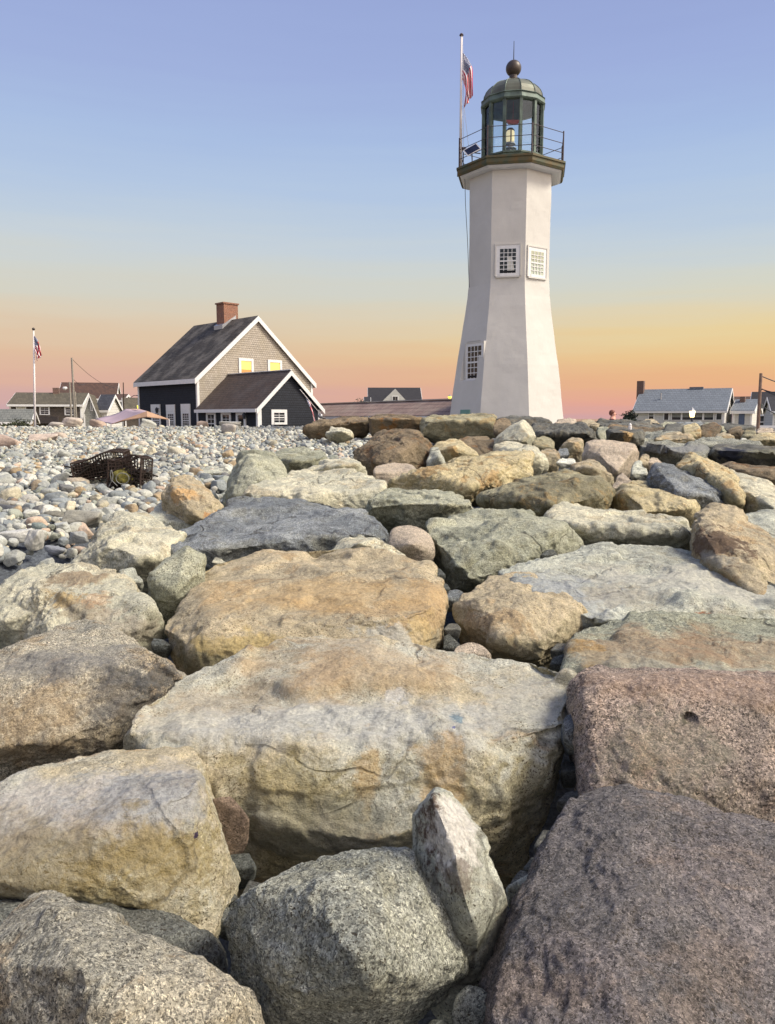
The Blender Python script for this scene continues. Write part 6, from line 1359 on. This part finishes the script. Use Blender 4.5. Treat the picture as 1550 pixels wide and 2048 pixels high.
def skin_mesh(name, pts, edges, radii, mat, parent=None, sub=2, root_i=0):
    me = bpy.data.meshes.new(name); me.from_pydata([tuple(p) for p in pts], edges, []); o = bpy.data.objects.new(name, me); link(o, parent)
    sk = o.modifiers.new('skin', 'SKIN'); sb = o.modifiers.new('sub', 'SUBSURF'); sb.levels = sub; sb.render_levels = sub; sk.use_smooth_shade = True
    for i, r_ in enumerate(radii): v = me.skin_vertices[0].data[i]; v.radius = (r_, r_) if not isinstance(r_, tuple) else r_; v.use_root = (i == root_i)
    me.materials.append(mat); return o
def person():
    Y = 26.5; hd = P(1225, 831, Y); H = 1.70
    z0 = P(1225, 821.5, Y).z - H
    root = empty('person', (hd.x, Y, z0), R(72), 'person with reddish-brown hair and jacket walking beyond the crest of boulders', 'person')
    # the figure faces local -Y; the empty turns it towards the camera's right
    J = [(0, 0, .92), (0, 0, 1.1), (0, .01, 1.3), (0, .0, 1.42), (0, -.02, 1.50), (0, -.03, 1.58), (0, -.02, 1.64),
         (.09, 0, .88), (.10, -.10, .50), (.10, -.02, .10), (.10, -.16, .04), (-.09, 0, .88), (-.10, .10, .50), (-.10, .22, .12), (-.10, .10, .05),
         (.18, 0, 1.38), (.24, .05, 1.10), (.23, -.06, .88), (.22, -.10, .80), (-.18, 0, 1.38), (-.24, -.05, 1.10), (-.23, -.12, .88), (-.22, -.16, .80)]
    E = [(0, 1), (1, 2), (2, 3), (3, 4), (4, 5), (5, 6), (0, 7), (7, 8), (8, 9), (9, 10), (0, 11), (11, 12), (12, 13), (13, 14), (3, 15), (15, 16), (16, 17), (17, 18), (3, 19), (19, 20), (20, 21), (21, 22)]
    Rd = [.13, .12, .15, .13, .075, .09, .085, .085, .06, .042, .03, .085, .06, .042, .03, .055, .042, .032, .02, .055, .042, .032, .02]
    sk = plain('skin', (206, 150, 126), .6, .05); body = skin_mesh('body', J, E, Rd, sk, root)
    jk = plain('jacket_cloth', (112, 54, 48), .9, .1)
    skin_mesh('jacket', [J[i] for i in (0, 1, 2, 3, 15, 16, 17, 19, 20, 21)], [(0, 1), (1, 2), (2, 3), (3, 4), (4, 5), (5, 6), (3, 7), (7, 8), (8, 9)], [.16, .15, .18, .155, .085, .065, .052, .085, .065, .052], jk, root)
    skin_mesh('trousers', [J[i] for i in (0, 7, 8, 9, 11, 12, 13)], [(0, 1), (1, 2), (2, 3), (0, 4), (4, 5), (5, 6)], [.15, .1, .075, .06, .1, .075, .06], plain('trouser_cloth', (60, 66, 84), .9), root)
    me0, U = ico(5); X = U * np.array([.090, .100, .105], dtype=np.float32); X = X * (1 + .09 * fbm(U * 3, 3))[:, None]; X[:, 1] += .038; X[:, 2] += .025
    fr_ = X[:, 1] < -.035; X[fr_ & (X[:, 2] < .06), 1] = -.035 + .3 * (X[fr_ & (X[:, 2] < .06), 1] + .035)
    me = me0.copy(); me.name = 'hair'; me.vertices.foreach_set('co', X.ravel()); me.materials.clear(); me.materials.append(plain('hair', (132, 78, 58), .7, .15)); me.update(); h = link(bpy.data.objects.new('hair', me), root); h.location = (0, -.02, 1.60)
    MB().prism([(-.012, -.115, 1.60), (.012, -.115, 1.60), (0, -.145, 1.575)], (0, .03, -.02)).build('nose', sk, root)

def lobster_trap():
    def cage(name, label, c, sx, sy, sz, rot, cell, half=False, skip=.12, seed=1):
        root = empty(name, c, 0, label, 'lobster trap', 'wrecked lobster traps'); root.rotation_euler = rot; rs = random.Random(seed); w = MB()
        def g(u, v, f):   # bulged, crushed wire wall
            return f + Vector((rs.uniform(-.006, .006), rs.uniform(-.006, .006), rs.uniform(-.006, .006)))
        def dent(x, y, z): return Vector((x, y + .03 * math.sin(x * 7), z - .05 * math.sin((x / sx + .2) * 5) * (z / sz)))
        for face in range(5):
            du, dv = {0: (sx, sz), 1: (sx, sz), 2: (sy, sz), 3: (sy, sz), 4: (sx, sy)}[face]
            def at(u, v):
                return {0: dent(u, 0, v), 1: dent(u, sy, v), 2: dent(0, u, v), 3: dent(sx, u, v), 4: dent(u, v, sz)}[face]
            nu, nv = int(du / cell), int(dv / cell)
            for i in range(nu + 1):
                for j in range(nv):
                    if rs.random() < skip: continue
                    w.bar(at(du * i / nu, dv * j / nv), at(du * i / nu, dv * (j + 1) / nv), .009)
            for j in range(nv + 1):
                for i in range(nu):
                    if rs.random() < skip: continue
                    w.bar(at(du * i / nu, dv * j / nv), at(du * (i + 1) / nu, dv * j / nv), .009)
        w.build('wire_mesh', M_['weed'], root)
        fr = MB()
        for a, b in (((0, 0, 0), (sx, 0, 0)), ((0, sy, 0), (sx, sy, 0)), ((0, 0, sz), (sx, 0, sz)), ((0, sy, sz), (sx, sy, sz)), ((0, 0, 0), (0, sy, 0)), ((sx, 0, 0), (sx, sy, 0)), ((0, 0, sz), (0, sy, sz)), ((sx, 0, sz), (sx, sy, sz)), ((0, 0, 0), (0, 0, sz)), ((sx, 0, 0), (sx, 0, sz)), ((0, sy, 0), (0, sy, sz)), ((sx, sy, 0), (sx, sy, sz))):
            n = 6; A_, B_ = Vector(a), Vector(b); fr.tube([dent(*A_.lerp(B_, k / n)) for k in range(n + 1)], .012, 5)
        fr.build('frame', M_['weed'], root)
        # rolled netting inside makes the lower half dense
        nt = MB()
        for k in range(230):
            x = rs.uniform(.05, sx - .05); y = rs.uniform(.04, sy - .04); z = rs.uniform(.02, sz * .62); p0 = Vector((x, y, z))
            nt.tube([p0, p0 + Vector((rs.uniform(-.12, .12), rs.uniform(-.06, .06), rs.uniform(-.06, .08))), p0 + Vector((rs.uniform(-.2, .2), rs.uniform(-.1, .1), rs.uniform(-.05, .08)))], .011, 4)
        nt.build('netting', plain('rotten_netting', (44, 36, 26), .95, .3, 20), root)
        return root
    Y = 10.9
    c = P(149, 964, Y + .1)
    r1 = cage('lobster_trap', 'crushed rusty wire lobster trap, the longer one lying tilted on the cobbles', c, .76, .34, .31, (R(4), R(-8), R(4)), .040, seed=2)
    c2 = P(214, 982, Y - .3)
    r2 = cage('lobster_trap', 'broken wire lobster trap with a yellow buoy inside, at the end of the longer trap', c2, .47, .38, .47, (R(-5), R(3), R(-6)), .045, seed=5, skip=.2)
    me0, U = ico(4); X = U * np.array([.16, .11, .12], dtype=np.float32) * (1 + .12 * fbm(U * 2.2, 3))[:, None]; me = me0.copy(); me.name = 'buoy'; me.vertices.foreach_set('co', X.ravel()); me.materials.clear(); me.materials.append(M_['buoy']); me.update()
    b = bpy.data.objects.new('buoy', me); COL.objects.link(b); b.location = P(247, 955, Y - .22); b.rotation_euler = (0, .2, .3); tag(b, 'weedy yellow buoy caught inside the broken lobster trap', 'buoy')
    q0 = P(245, 957, Y - .4); rp = MB(); n = 28
    rp.tube([P(245 + 13 * math.cos(2 * math.pi * k / n), 957 + 11 * math.sin(2 * math.pi * k / n), Y - .42) for k in range(n + 1)], .006, 5)
    rp.tube([P(*p_, Y - .42) for p_ in ((222, 940), (220.5, 950), (223, 962), (219, 971))], .006, 5); rp.tube([P(*p_, Y - .42) for p_ in ((223, 940), (226, 950), (225, 962), (235, 972))], .006, 5)
    o = rp.build('rope', M_['oldrope'], loc=q0); tag(o, 'pale loops of rope hanging on the broken lobster trap', 'rope')

build_mats()
build_ground()
lighthouse()
keeper_house()
town()
person()
build_rocks()
build_rocks_beyond()
build_cobbles()
lobster_trap()
